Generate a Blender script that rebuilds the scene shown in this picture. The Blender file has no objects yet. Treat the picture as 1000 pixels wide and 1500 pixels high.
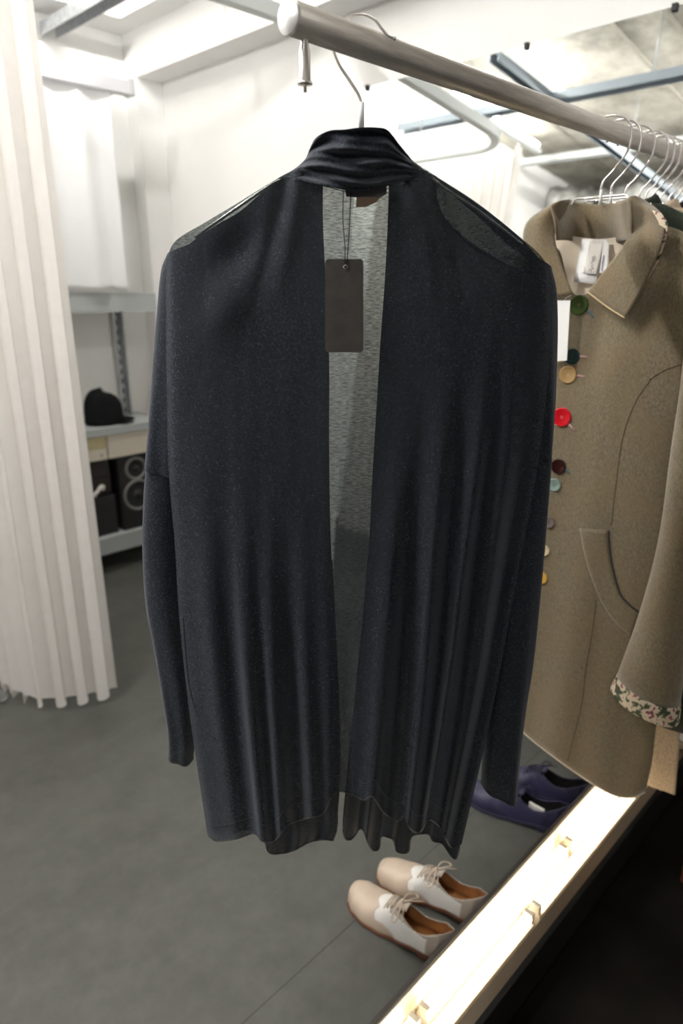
import bpy, bmesh, math, random
from mathutils import Vector, Matrix
from mathutils.bvhtree import BVHTree
random.seed(7)
PI = math.pi
scene = bpy.context.scene
COL = scene.collection

# ------------------------------------------------------------------ camera model
FPX = 1000.0
PITCH = math.radians(18.3)
YAW = math.radians(44.5)
EYE = Vector((0, 0, 1.4))
Fv = Vector((math.cos(YAW), math.sin(YAW), 0))
Rv = Vector((math.sin(YAW), -math.cos(YAW), 0))

def ray(px, py):
    r = (px - 500) / FPX; u = (750 - py) / FPX
    h = math.cos(PITCH) + u * math.sin(PITCH); v = -math.sin(PITCH) + u * math.cos(PITCH)
    return Fv * h + Rv * r + Vector((0, 0, v))

def on(px, py, n, d):
    """point of the sight line that lies in the plane n.p = d"""
    k = ray(px, py)
    return EYE + k * ((d - n.dot(EYE)) / n.dot(k))
NX = Vector((1, 0, 0)); NY = Vector((0, 1, 0)); NZ = Vector((0, 0, 1))
NF = Fv.copy()

# ------------------------------------------------------------------ materials
def mat(name, base, rough=0.6, metal=0.0, spec=0.5, sheen=0.0, **kw):
    m = bpy.data.materials.new(name); m.use_nodes = True
    b = m.node_tree.nodes['Principled BSDF']
    b.inputs['Base Color'].default_value = (*base, 1)
    b.inputs['Roughness'].default_value = rough
    b.inputs['Metallic'].default_value = metal
    b.inputs['Specular IOR Level'].default_value = spec
    b.inputs['Sheen Weight'].default_value = sheen
    b.inputs['Sheen Roughness'].default_value = 0.5
    return m

def noisy(m, c1, c2, scale=20, stretch=(1, 1, 1), detail=4, bump=0.0, bscale=None, bdist=0.001, lo=0.35, hi=0.65, rough=0.5, c3=None):
    nt = m.node_tree; N = nt.nodes; L = nt.links
    b = N['Principled BSDF']
    tc = N.new('ShaderNodeTexCoord'); mp = N.new('ShaderNodeMapping')
    mp.inputs['Scale'].default_value = stretch
    L.new(tc.outputs['Object'], mp.inputs['Vector'])
    n = N.new('ShaderNodeTexNoise'); n.inputs['Scale'].default_value = scale; n.inputs['Detail'].default_value = detail
    n.inputs['Roughness'].default_value = rough
    L.new(mp.outputs['Vector'], n.inputs['Vector'])
    r = N.new('ShaderNodeValToRGB')
    r.color_ramp.elements[0].position = lo; r.color_ramp.elements[0].color = (*c1, 1)
    r.color_ramp.elements[1].position = hi; r.color_ramp.elements[1].color = (*c2, 1)
    if c3 is not None:
        e = r.color_ramp.elements.new((lo + hi) / 2); e.color = (*c3, 1)
    L.new(n.outputs['Fac'], r.inputs['Fac'])
    L.new(r.outputs['Color'], b.inputs['Base Color'])
    if bump:
        n2 = N.new('ShaderNodeTexNoise'); n2.inputs['Scale'].default_value = bscale or scale; n2.inputs['Detail'].default_value = 3
        L.new(mp.outputs['Vector'], n2.inputs['Vector'])
        bp = N.new('ShaderNodeBump'); bp.inputs['Strength'].default_value = bump; bp.inputs['Distance'].default_value = bdist
        L.new(n2.outputs['Fac'], bp.inputs['Height']); L.new(bp.outputs['Normal'], b.inputs['Normal'])
    return m

def emis(name, col, s, base=(0.9, 0.9, 0.9)):
    m = mat(name, base)
    b = m.node_tree.nodes['Principled BSDF']
    b.inputs['Emission Color'].default_value = (*col, 1); b.inputs['Emission Strength'].default_value = s
    return m

def knit(name, through, base=(0.0165, 0.0200, 0.0270), slub=0.6, sheen=0.2):
    """thin jersey: dark diffuse fibre with gaps that let light straight through; less at grazing angles"""
    m = bpy.data.materials.new(name); m.use_nodes = True
    nt = m.node_tree; N = nt.nodes; L = nt.links
    b = N['Principled BSDF']
    b.inputs['Roughness'].default_value = 0.85; b.inputs['Specular IOR Level'].default_value = 0.15
    b.inputs['Sheen Weight'].default_value = sheen; b.inputs['Sheen Roughness'].default_value = 0.45
    b.inputs['Sheen Tint'].default_value = (0.8, 0.86, 1.0, 1)
    tc = N.new('ShaderNodeTexCoord')
    # flecks
    nf = N.new('ShaderNodeTexNoise'); nf.inputs['Scale'].default_value = 330; nf.inputs['Detail'].default_value = 2
    L.new(tc.outputs['Object'], nf.inputs['Vector'])
    rf = N.new('ShaderNodeValToRGB')
    rf.color_ramp.elements[0].position = 0.50; rf.color_ramp.elements[0].color = (*[c * 0.9 for c in base], 1)
    rf.color_ramp.elements[1].position = 0.74; rf.color_ramp.elements[1].color = (*[min(1, c * 2.6) for c in base], 1)
    L.new(nf.outputs['Fac'], rf.inputs['Fac']); L.new(rf.outputs['Color'], b.inputs['Base Color'])
    nb = N.new('ShaderNodeTexNoise'); nb.inputs['Scale'].default_value = 420; nb.inputs['Detail'].default_value = 2
    L.new(tc.outputs['Object'], nb.inputs['Vector'])
    bp = N.new('ShaderNodeBump'); bp.inputs['Strength'].default_value = 0.55; bp.inputs['Distance'].default_value = 0.0012
    L.new(nb.outputs['Fac'], bp.inputs['Height']); L.new(bp.outputs['Normal'], b.inputs['Normal'])
    # horizontal slub yarns modulate the openness
    mp = N.new('ShaderNodeMapping'); mp.inputs['Scale'].default_value = (1, 1, 6)
    L.new(tc.outputs['Object'], mp.inputs['Vector'])
    ns = N.new('ShaderNodeTexNoise'); ns.inputs['Scale'].default_value = 150; ns.inputs['Detail'].default_value = 3
    L.new(mp.outputs['Vector'], ns.inputs['Vector'])
    mr = N.new('ShaderNodeMapRange'); mr.inputs['From Min'].default_value = 0.3; mr.inputs['From Max'].default_value = 0.7
    mr.inputs['To Min'].default_value = through * (1 - slub); mr.inputs['To Max'].default_value = through * (1 + slub * 0.6)
    L.new(ns.outputs['Fac'], mr.inputs['Value'])
    lw = N.new('ShaderNodeLayerWeight'); lw.inputs['Blend'].default_value = 0.5
    inv = N.new('ShaderNodeMath'); inv.operation = 'SUBTRACT'; inv.inputs[0].default_value = 1.0
    L.new(lw.outputs['Facing'], inv.inputs[1])
    mu = N.new('ShaderNodeMath'); mu.operation = 'MULTIPLY'
    L.new(inv.outputs[0], mu.inputs[0]); L.new(mr.outputs['Result'], mu.inputs[1])
    tr = N.new('ShaderNodeBsdfTransparent'); tr.inputs['Color'].default_value = (0.93, 1.0, 0.97, 1)
    mx = N.new('ShaderNodeMixShader')
    L.new(mu.outputs[0], mx.inputs['Fac']); L.new(b.outputs['BSDF'], mx.inputs[1]); L.new(tr.outputs['BSDF'], mx.inputs[2])
    L.new(mx.outputs['Shader'], N['Material Output'].inputs['Surface'])
    return m

M = {}
M['wall'] = noisy(mat('white_painted_wall', (0.8, 0.8, 0.78), 0.7), (0.84, 0.835, 0.82), (0.88, 0.875, 0.86), 3)
M['floor'] = noisy(mat('grey_floor', (0.1, 0.1, 0.09), 0.55, spec=0.35), (0.062, 0.064, 0.058), (0.098, 0.100, 0.090), 9, detail=9, bump=0.15, bscale=220, bdist=0.0006, lo=0.3, hi=0.72, rough=0.7)
M['concrete'] = noisy(mat('concrete', (0.4, 0.38, 0.33), 0.85), (0.15, 0.14, 0.115), (0.46, 0.44, 0.38), 2.2, detail=8, lo=0.34, hi=0.62, rough=0.68, bump=0.3, bscale=14, bdist=0.01, c3=(0.33, 0.31, 0.265))
M['joint'] = mat('concrete_joint', (0.30, 0.28, 0.24), 0.9)
M['galv'] = noisy(mat('galvanised_steel', (0.5, 0.52, 0.54), 0.45, 0.6), (0.42, 0.44, 0.46), (0.60, 0.62, 0.64), 60)
M['paint_grey'] = mat('light_grey_painted_steel', (0.62, 0.65, 0.65), 0.4)
M['shelf_grey'] = mat('grey_enamelled_shelf', (0.40, 0.43, 0.43), 0.5)
M['slot'] = mat('post_slot', (0.03, 0.03, 0.035), 0.8)
M['steel'] = noisy(mat('brushed_steel', (0.42, 0.38, 0.33), 0.42, 0.85), (0.50, 0.47, 0.43), (0.62, 0.59, 0.55), 30, stretch=(1, 20, 20), bump=0.08, bscale=80)
M['steel_cap'] = mat('polished_rail_end', (0.85, 0.85, 0.84), 0.3, 0.7)
M['chrome'] = mat('chrome_wire', (0.86, 0.83, 0.81), 0.24, 0.9)
M['plastic_clear'] = mat('clear_hook_sleeve', (0.9, 0.92, 0.93), 0.25)
M['curtain'] = noisy(mat('white_curtain', (0.8, 0.78, 0.76), 0.75, sheen=0.1), (0.84, 0.815, 0.79), (0.88, 0.855, 0.83), 30, bump=0.1, bscale=400)
M['sheer'] = mat('sheer_white_curtain', (0.86, 0.87, 0.88), 0.7)
M['black'] = noisy(mat('black_paint', (0.012, 0.011, 0.010), 0.75, spec=0.12), (0.006, 0.006, 0.0055), (0.011, 0.010, 0.009), 12)
M['dark_floor'] = noisy(mat('dark_platform', (0.01, 0.009, 0.008), 0.8, spec=0.06), (0.0035, 0.003, 0.0025), (0.009, 0.008, 0.0065), 7, bump=0.15, bscale=200)
M['rim'] = mat('brown_black_edge', (0.03, 0.024, 0.02), 0.45)
M['reflector'] = mat('white_reflector', (0.70, 0.66, 0.58), 0.5)
M['warmsteel'] = mat('satin_steel_lip', (0.17, 0.135, 0.10), 0.38, 0.6)
M['tube'] = emis('warm_tube_glass', (1.0, 0.80, 0.54), 7.0)
M['ctube'] = emis('white_tube_glass', (1.0, 0.975, 0.93), 190)
M['knit_back'] = knit('black_jersey_single', 0.235)
M['knit_front'] = knit('black_jersey_facing', 0.03)
M['knit_lens'] = knit('black_jersey_thin_facing', 0.13)
M['knit_sleeve'] = knit('black_jersey_sleeve', 0.04)
M['knit_solid'] = knit('black_jersey_folded', 0.012)
M['knit_hem'] = knit('black_jersey_hem', 0.0, base=(0.020, 0.019, 0.019), sheen=0.35)
M['tag_dark'] = noisy(mat('charcoal_card', (0.03, 0.027, 0.025), 0.7), (0.030, 0.026, 0.024), (0.045, 0.038, 0.034), 60)
M['tag_ring'] = mat('tag_eyelet', (0.45, 0.45, 0.45), 0.4)
M['cord'] = mat('black_cord', (0.006, 0.006, 0.006), 0.8)
M['label_grey'] = mat('neck_label_grey', (0.06, 0.055, 0.06), 0.7)
M['label_brown'] = mat('brown_label_corner', (0.14, 0.085, 0.05), 0.6)
def tweed(name, a, b, c):
    m = noisy(mat(name, a, 0.95, spec=0.1, sheen=0.35), a, b, 330, stretch=(1, 1, 0.55), detail=3, bump=0.8, bscale=500, bdist=0.0012, lo=0.3, hi=0.7)
    nt = m.node_tree; N = nt.nodes; L = nt.links
    bs = N['Principled BSDF']
    src = bs.inputs['Base Color'].links[0].from_socket
    tc = N.new('ShaderNodeTexCoord'); n = N.new('ShaderNodeTexNoise'); n.inputs['Scale'].default_value = 13; n.inputs['Detail'].default_value = 5
    L.new(tc.outputs['Object'], n.inputs['Vector'])
    mr = N.new('ShaderNodeMapRange'); mr.inputs['From Min'].default_value = 0.4; mr.inputs['From Max'].default_value = 0.75; mr.inputs['To Max'].default_value = 0.6
    L.new(n.outputs['Fac'], mr.inputs['Value'])
    mx = N.new('ShaderNodeMix'); mx.data_type = 'RGBA'; mx.inputs[7].default_value = (*c, 1)
    L.new(mr.outputs['Result'], mx.inputs[0]); L.new(src, mx.inputs[6]); L.new(mx.outputs[2], bs.inputs['Base Color'])
    return m
M['tweed'] = tweed('olive_brown_tweed', (0.135, 0.112, 0.072), (0.225, 0.187, 0.125), (0.21, 0.148, 0.085))
M['tweed_dark'] = mat('tweed_seam', (0.045, 0.034, 0.02), 0.95)
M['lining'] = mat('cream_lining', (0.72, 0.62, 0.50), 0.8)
M['white_label'] = mat('white_satin_label', (0.88, 0.88, 0.87), 0.5)
M['cream_label'] = mat('ivory_label', (0.84, 0.80, 0.75), 0.5)
M['ink'] = mat('label_ink', (0.06, 0.055, 0.06), 0.7)
M['ink_violet'] = mat('violet_label_print', (0.45, 0.40, 0.52), 0.7)
def floral():
    m = mat('floral_print', (0.6, 0.5, 0.38), 0.85)
    nt = m.node_tree; N = nt.nodes; L = nt.links; b = N['Principled BSDF']
    tc = N.new('ShaderNodeTexCoord')
    n = N.new('ShaderNodeTexNoise'); n.inputs['Scale'].default_value = 62; n.inputs['Detail'].default_value = 3
    L.new(tc.outputs['Object'], n.inputs['Vector'])
    r = N.new('ShaderNodeValToRGB'); r.color_ramp.interpolation = 'CONSTANT'
    cols = [(0.0, (0.05, 0.06, 0.035)), (0.40, (0.09, 0.11, 0.06)), (0.455, (0.62, 0.52, 0.39)), (0.56, (0.66, 0.56, 0.44)), (0.60, (0.30, 0.09, 0.10)), (0.66, (0.12, 0.05, 0.08))]
    while len(r.color_ramp.elements) < len(cols): r.color_ramp.elements.new(0.5)
    for e, (p, c) in zip(r.color_ramp.elements, cols): e.position = p; e.color = (*c, 1)
    L.new(n.outputs['Fac'], r.inputs['Fac']); L.new(r.outputs['Color'], b.inputs['Base Color'])
    return m
M['floral'] = floral()
M['piping'] = mat('gold_piping', (0.55, 0.42, 0.22), 0.6)
M['pink'] = mat('pink_buttonhole_thread', (0.50, 0.30, 0.30), 0.7)
M['bluethread'] = mat('blue_buttonhole_thread', (0.08, 0.16, 0.20), 0.7)
M['beige_leather'] = noisy(mat('beige_leather', (0.62, 0.46, 0.33), 0.38), (0.50, 0.40, 0.31), (0.58, 0.47, 0.375), 14)
M['taupe_leather'] = noisy(mat('taupe_leather', (0.5, 0.4, 0.33), 0.42), (0.43, 0.365, 0.31), (0.50, 0.43, 0.37), 14)
M['white_leather'] = mat('white_leather', (0.82, 0.80, 0.77), 0.4)
M['tan'] = noisy(mat('tan_insole', (0.5, 0.24, 0.09), 0.5), (0.42, 0.20, 0.07), (0.58, 0.30, 0.12), 25)
M['sole'] = mat('brown_sole', (0.16, 0.07, 0.04), 0.5)
M['lace'] = mat('beige_lace', (0.62, 0.52, 0.42), 0.7)
M['purple'] = noisy(mat('purple_leather', (0.03, 0.03, 0.08), 0.55), (0.016, 0.014, 0.042), (0.034, 0.031, 0.085), 9)
M['purple_dark'] = mat('dark_violet_suede', (0.03, 0.03, 0.06), 0.8)
M['black_inside'] = mat('black_shoe_lining', (0.012, 0.011, 0.010), 0.8)
M['cap'] = noisy(mat('black_wool_cap', (0.008, 0.008, 0.009), 0.9, spec=0.1), (0.006, 0.006, 0.007), (0.011, 0.011, 0.012), 80)
M['boxcream'] = mat('cream_cardboard', (0.60, 0.55, 0.46), 0.8)
M['boxyellow'] = mat('yellowed_cardboard', (0.52, 0.45, 0.27), 0.8)
M['speaker'] = mat('black_speaker_cabinet', (0.008, 0.008, 0.009), 0.6)
M['cone'] = mat('black_speaker_cone', (0.010, 0.012, 0.011), 0.5)
M['ring'] = mat('grey_speaker_ring', (0.22, 0.22, 0.21), 0.4, 0.3)
M['darkbrown'] = mat('dark_brown_box', (0.022, 0.016, 0.014), 0.7)
M['salmon'] = mat('salmon_board', (0.42, 0.17, 0.11), 0.7)
M['wood'] = mat('brown_wood', (0.16, 0.055, 0.03), 0.5)
M['beam_blue'] = mat('blue_grey_beam', (0.33, 0.38, 0.43), 0.5, 0.1)
M['foil'] = noisy(mat('silver_duct_foil', (0.6, 0.6, 0.58), 0.4, 0.6), (0.45, 0.45, 0.43), (0.72, 0.72, 0.70), 18, bump=0.9, bscale=22, bdist=0.03)
mm = mat('mirror_glass', (0.92, 0.94, 0.93), 0.0, 1.0); M['mirror'] = mm
M['mirror_edge'] = mat('mirror_edge', (0.35, 0.40, 0.38), 0.3)
g = mat('clear_glass', (0.95, 0.97, 0.97), 0.03); g.node_tree.nodes['Principled BSDF'].inputs['Transmission Weight'].default_value = 0.9; M['glass'] = g

# the curtain cloth lets some of the light behind it through
nt = M['curtain'].node_tree; tl = nt.nodes.new('ShaderNodeBsdfTranslucent'); tl.inputs['Color'].default_value = (0.9, 0.87, 0.84, 1)
mxs = nt.nodes.new('ShaderNodeMixShader'); mxs.inputs['Fac'].default_value = 0.4
nt.links.new(nt.nodes['Principled BSDF'].outputs['BSDF'], mxs.inputs[1]); nt.links.new(tl.outputs['BSDF'], mxs.inputs[2])
nt.links.new(mxs.outputs['Shader'], nt.nodes['Material Output'].inputs['Surface'])
# ------------------------------------------------------------------ object helpers
def wloc(p):
    v = Vector((0, 0, 0))
    while p is not None: v += p.location; p = p.parent
    return v
def link(o): COL.objects.link(o); return o
def tag(o, label=None, cat=None, group=None, kind=None):
    if label: o['label'] = label
    if cat: o['category'] = cat
    if group: o['group'] = group
    if kind: o['kind'] = kind
    return o
def thing(name, loc, label, cat, group=None):
    o = bpy.data.objects.new(name, None); o.empty_display_size = 0.05; link(o); o.location = loc
    return tag(o, label, cat, group)
def mk(name, vs, fs, m, parent=None, smooth=True, thick=0.0, subsurf=0, label=None, off=0.0):
    """vertices in room coordinates, stored relative to the parent (or to the mesh's own base)"""
    if parent is not None: base = wloc(parent)
    else:
        xs = [v[0] for v in vs]; ys = [v[1] for v in vs]; zs = [v[2] for v in vs]
        base = Vector(((min(xs) + max(xs)) / 2, (min(ys) + max(ys)) / 2, min(zs)))
    me = bpy.data.meshes.new(name)
    me.from_pydata([tuple(Vector(v) - base) for v in vs], [], fs); me.update()
    bm = bmesh.new(); bm.from_mesh(me); bmesh.ops.recalc_face_normals(bm, faces=bm.faces); bm.to_mesh(me); bm.free()
    if smooth:
        for p in me.polygons: p.use_smooth = True
    me.materials.append(m)
    o = bpy.data.objects.new(name, me); link(o)
    if parent is not None: o.parent = parent
    else: o.location = base
    if thick:
        s = o.modifiers.new('thick', 'SOLIDIFY'); s.thickness = thick; s.offset = off
    if subsurf:
        s = o.modifiers.new('sub', 'SUBSURF'); s.levels = subsurf; s.render_levels = subsurf
    if label: o['label'] = label
    return o
class MB:
    def __init__(s): s.v = []; s.f = []
    def add(s, vs, fs):
        k = len(s.v); s.v += [Vector(v) for v in vs]; s.f += [[i + k for i in f] for f in fs]; return s
    def box(s, a, b, bev=0.0):
        bm = bmesh.new(); bmesh.ops.create_cube(bm, size=1)
        c = (Vector(a) + Vector(b)) / 2; d = Vector([abs(b[i] - a[i]) for i in range(3)])
        for v in bm.verts: v.co = Vector((v.co.x * d.x, v.co.y * d.y, v.co.z * d.z)) + c
        if bev: bmesh.ops.bevel(bm, geom=bm.edges[:], offset=bev, segments=2, affect='EDGES', profile=0.5)
        bm.verts.index_update()
        s.add([v.co.copy() for v in bm.verts], [[v.index for v in f.verts] for f in bm.faces]); bm.free(); return s
    def tube(s, pts, r, seg=8, smooth=0, rad=None, cap=True):
        pts = [Vector(p) for p in pts]
        if smooth: pts = catmull(pts, smooth)
        n = len(pts); vs = []; fs = []; up = None
        for i, p in enumerate(pts):
            t = (pts[min(i + 1, n - 1)] - pts[max(i - 1, 0)]).normalized()
            if up is None:
                up = Vector((0, 0, 1)) if abs(t.z) < 0.9 else Vector((1, 0, 0))
            a = (up - t * up.dot(t)).normalized(); up = a; b = t.cross(a)
            rr = r if rad is None else rad(i / (n - 1))
            for k in range(seg):
                w = 2 * PI * k / seg; vs.append(p + a * (rr * math.cos(w)) + b * (rr * math.sin(w)))
        for i in range(n - 1):
            for k in range(seg):
                k2 = (k + 1) % seg; fs.append([i * seg + k, i * seg + k2, (i + 1) * seg + k2, (i + 1) * seg + k])
        if cap: fs.append(list(range(seg))[::-1]); fs.append([(n - 1) * seg + k for k in range(seg)])
        return s.add(vs, fs)
    def lathe(s, prof, c, axis, seg=32):
        """prof: list of (radius, distance along axis)"""
        ax = Vector(axis).normalized(); a = ax.orthogonal().normalized(); b = ax.cross(a); c = Vector(c); vs = []; fs = []
        for r, h in prof:
            for k in range(seg):
                w = 2 * PI * k / seg; vs.append(c + ax * h + (a * math.cos(w) + b * math.sin(w)) * max(r, 1e-5))
        for i in range(len(prof) - 1):
            for k in range(seg):
                k2 = (k + 1) % seg; fs.append([i * seg + k, i * seg + k2, (i + 1) * seg + k2, (i + 1) * seg + k])
        return s.add(vs, fs)
    def torus(s, c, axis, R, r, seg=40, ss=10):
        ax = Vector(axis).normalized(); a = ax.orthogonal().normalized(); b = ax.cross(a)
        vs = []; fs = []
        for k in range(seg):
            w = 2 * PI * k / seg; d = a * math.cos(w) + b * math.sin(w)
            for j in range(ss):
                q = 2 * PI * j / ss; vs.append(Vector(c) + d * (R + r * math.cos(q)) + ax * (r * math.sin(q)))
        for k in range(seg):
            for j in range(ss):
                fs.append([k * ss + j, ((k + 1) % seg) * ss + j, ((k + 1) % seg) * ss + (j + 1) % ss, k * ss + (j + 1) % ss])
        return s.add(vs, fs)
    def grid(s, G, closed=False):
        n = len(G); m = len(G[0]); vs = [p for r in G for p in r]; fs = []
        for i in range(n - 1):
            for j in range(m - 1 + (1 if closed else 0)):
                j2 = (j + 1) % m; fs.append([i * m + j, i * m + j2, (i + 1) * m + j2, (i + 1) * m + j])
        return s.add(vs, fs)
    def build(s, name, m, parent=None, smooth=False, **k): return mk(name, s.v, s.f, m, parent, smooth, **k)

def catmull(P, sub=6):
    if len(P) < 3: return [P[0].lerp(P[-1], i / sub) for i in range(sub + 1)]
    Q = [P[0] * 2 - P[1]] + list(P) + [P[-1] * 2 - P[-2]]; out = []
    for i in range(1, len(Q) - 2):
        for k in range(sub):
            t = k / sub; a, b, c, d = Q[i - 1], Q[i], Q[i + 1], Q[i + 2]
            out.append(0.5 * ((2 * b) + (c - a) * t + (2 * a - 5 * b + 4 * c - d) * t * t + (3 * b - a - 3 * c + d) * t ** 3))
    out.append(P[-1]); return out
def resample(P, n, sm=True):
    P = [Vector((p[0], p[1])) for p in P]
    if sm and len(P) > 2: P = catmull(P, 8)
    L = [0]
    for a, b in zip(P, P[1:]): L.append(L[-1] + (b - a).length)
    out = []; j = 0
    for i in range(n):
        t = L[-1] * i / (n - 1)
        while j < len(L) - 2 and L[j + 1] < t: j += 1
        w = (t - L[j]) / max(1e-9, L[j + 1] - L[j]); out.append(P[j].lerp(P[j + 1], min(1, w)))
    return out
def coons(T, B, Lf, Rt, n, m, plane, depth):
    """n rows, m columns; plane = (normal, distance); depth(s,t) = metres towards the viewer side of the plane"""
    T = resample(T, m); B = resample(B, m); Lf = resample(Lf, n); Rt = resample(Rt, n); G = []
    for i in range(n):
        t = i / (n - 1); row = []
        for j in range(m):
            s = j / (m - 1)
            p = T[j] * (1 - t) + B[j] * t + Lf[i] * (1 - s) + Rt[i] * s - (T[0] * ((1 - s) * (1 - t)) + T[-1] * (s * (1 - t)) + B[0] * ((1 - s) * t) + B[-1] * (s * t))
            row.append(on(p.x, p.y, plane[0], plane[1] - depth(s, t)))
        G.append(row)
    return G
def loft(rows, plane, seg=28, fold=None, sub=6):
    """rows (xl,yl,xr,yr,half depth[,plane shift]) outline points; rings are ellipses about them"""
    R0 = [[float(q) for q in (list(r) + [0])[:6]] for r in rows]
    V = []
    pts = [(Vector(on(r[0], r[1], plane[0], plane[1] + r[5])), Vector(on(r[2], r[3], plane[0], plane[1] + r[5])), r[4]) for r in R0]
    A = catmull([p[0] for p in pts], sub); Bq = catmull([p[1] for p in pts], sub)
    D = catmull([Vector((p[2], 0, 0)) for p in pts], sub)
    G = []
    for i, (a, b, d) in enumerate(zip(A, Bq, D)):
        c = (a + b) / 2; h = (b - a) / 2; row = []
        for k in range(seg):
            w = 2 * PI * k / seg; f = 1.0 + (fold(w, i / (len(A) - 1)) if fold else 0)
            row.append(c + h * math.cos(w) * (1 if not fold else (0.5 + 0.5 * f)) - plane[0] * (d.x * math.sin(w) * f))
        G.append(row)
    return G
def smooth01(x, a, b):
    x = max(0, min(1, (x - a) / (b - a))); return x * x * (3 - 2 * x)

# ================================================================== ROOM SHELL
XW, YW, ZT, ZC = 1.97, 3.40, 2.53, 3.0
def struct(name, mb, m, smooth=False): return tag(mb.build(name, m, None, smooth), kind='structure')
struct('floor', MB().box((-4.0, -2.6, -0.05), (2.3, 3.6, 0)), M['floor'])
struct('ceiling', MB().box((-4.0, -2.6, ZC), (2.3, 3.6, ZC + 0.1)), M['concrete'])
# wall with the mirror recess, one solid: piers, lintel, recess back
w = MB()
w.box((XW, 3.30, 0), (2.25, 3.6, ZC)); w.box((2.11, 0.66, 0), (2.25, 3.30, ZC)); w.box((XW, 0.66, 2.34), (2.11, 3.30, ZC))
w.box((XW, -2.6, 0), (2.25, 0.66, ZC))
struct('wall_right', w, M['wall'])
struct('wall_back', MB().box((-4.0, YW, 0), (XW, YW + 0.2, ZC)), M['wall'])
M['wall_dim'] = mat('low_bounce_wall', (0.30, 0.29, 0.28), 0.8)  # camera-side walls darkened to cut their bounce light on the cardigan
struct('wall_left', MB().box((-4.15, -2.6, 0), (-4.0, 3.6, ZC)), M['wall_dim'])
struct('wall_front', MB().box((-4.0, -2.75, 0), (2.25, -2.6, ZC)), M['wall_dim'])
# dropped ledge round the fitting room corner
struct('trim_1', MB().box((1.855, 2.1, ZT), (XW, 3.2, ZT + 0.16)), M['wall'])
struct('trim_2', MB().box((0.85, 3.2, ZT), (XW, YW, ZT + 0.16)), M['wall'])
# formwork seams on the concrete
for i, y in enumerate((1.93, 1.66, 0.9, 2.85)):
    tag(MB().box((-4.0, y - 0.008, ZC - 0.008), (1.97, y + 0.008, ZC)).build('trim_%d' % (i + 3), M['joint']), kind='structure')
# floor seams
fs_ = MB()
struct('trim_7', MB().box((-4, 0.824, -0.001), (2, 0.8257, 0.0006)), mat('floor_seam', (0.045, 0.045, 0.042), 0.9))

# ================================================================== MIRROR
TH = math.radians(4.6)
def mp(y, z, off=0.0):   # point of the mirror face; z along height
    return Vector((2.100 - (2.09 - z) * math.tan(TH) - off, y, z))
mir = thing('wall_mirror', (1.95, 1.33, 0), 'large frameless mirror leaning in the recess of the white wall behind the coats', 'mirror')
a, b, c, d = mp(1.97, 0.02), mp(0.68, 0.02), mp(0.68, 2.09), mp(1.97, 2.09)
mk('mirror_glass', [a, b, c, d], [[0, 1, 2, 3]], M['mirror'], mir, smooth=False)
nb = Vector((1, 0, 0)) * 0.007
e = 0.0007
mk('mirror_backing', [p + Vector((e, 0, 0)) for p in (a, b, c, d)] + [p + nb for p in (a, b, c, d)],
   [[0, 1, 2, 3], [7, 6, 5, 4], [0, 4, 5, 1], [1, 5, 6, 2], [2, 6, 7, 3], [3, 7, 4, 0]], M['mirror_edge'], mir, smooth=False)
for y in (1.93, 1.28, 0.85):
    p = mp(y, 2.09)
    MB().box((p.x - 0.008, y - 0.007, 2.078), (p.x + 0.008, y + 0.007, 2.096), 0.001).build('mirror_clip', M['slot'], mir)

# ================================================================== OVERHEAD CHANNELS, LAMPS, DUCT
def channel(mb, p, q, w=0.05, h=0.04, t=0.004):
    """C-shaped strip along X or Y, open at the bottom"""
    p = Vector(p); q = Vector(q)
    if abs(p.x - q.x) > abs(p.y - q.y):
        mb.box((p.x, p.y - w / 2, p.z + h - t), (q.x, p.y + w / 2, p.z + h))
        mb.box((p.x, p.y - w / 2, p.z), (q.x, p.y - w / 2 + t, p.z + h - t)); mb.box((p.x, p.y + w / 2 - t, p.z), (q.x, p.y + w / 2, p.z + h - t))
    else:
        mb.box((p.x - w / 2, p.y, p.z + h - t), (p.x + w / 2, q.y, p.z + h))
        mb.box((p.x - w / 2, p.y, p.z), (p.x - w / 2 + t, q.y, p.z + h - t)); mb.box((p.x + w / 2 - t, p.y, p.z), (p.x + w / 2, q.y, p.z + h - t))
    return mb
def rod(parent, x, y, z0, z1=ZC):
    MB().tube([(x, y, z0), (x, y, z1)], 0.005, 8).build('hanging_rod', M['galv'], parent, True)
# curtain track with a rounded corner
tr = thing('curtain_track', (1.4, 2.08, 2.27), 'grey fitting room curtain track with a rounded corner fixed to the white wall', 'curtain track')
path = [Vector((XW - 0.002, 2.08, 2.285)), Vector((1.10, 2.08, 2.285))]
for k in range(1, 10):
    w_ = PI / 2 * k / 9; path.append(Vector((1.10 - 0.24 * math.sin(w_), 2.08 + 0.24 * (1 - math.cos(w_)), 2.285)))
path.append(Vector((0.86, 3.19, 2.285)))
G = []
for i, p in enumerate(path):
    t = (path[min(i + 1, len(path) - 1)] - path[max(i - 1, 0)]).normalized(); sd = Vector((-t.y, t.x, 0))
    G.append([p + sd * 0.022 - NZ * 0.022, p + sd * 0.022 + NZ * 0.022, p - sd * 0.022 + NZ * 0.022, p - sd * 0.022 - NZ * 0.022])
tb = MB().grid(G, True); tb.f += [[0, 1, 2, 3], [len(tb.v) - 4 + k for k in (3, 2, 1, 0)]]
tb.build('track', M['paint_grey'], tr)
for x, y in ((1.5, 2.08), (0.86, 2.7)): rod(tr, x, y, 2.307)

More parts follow.
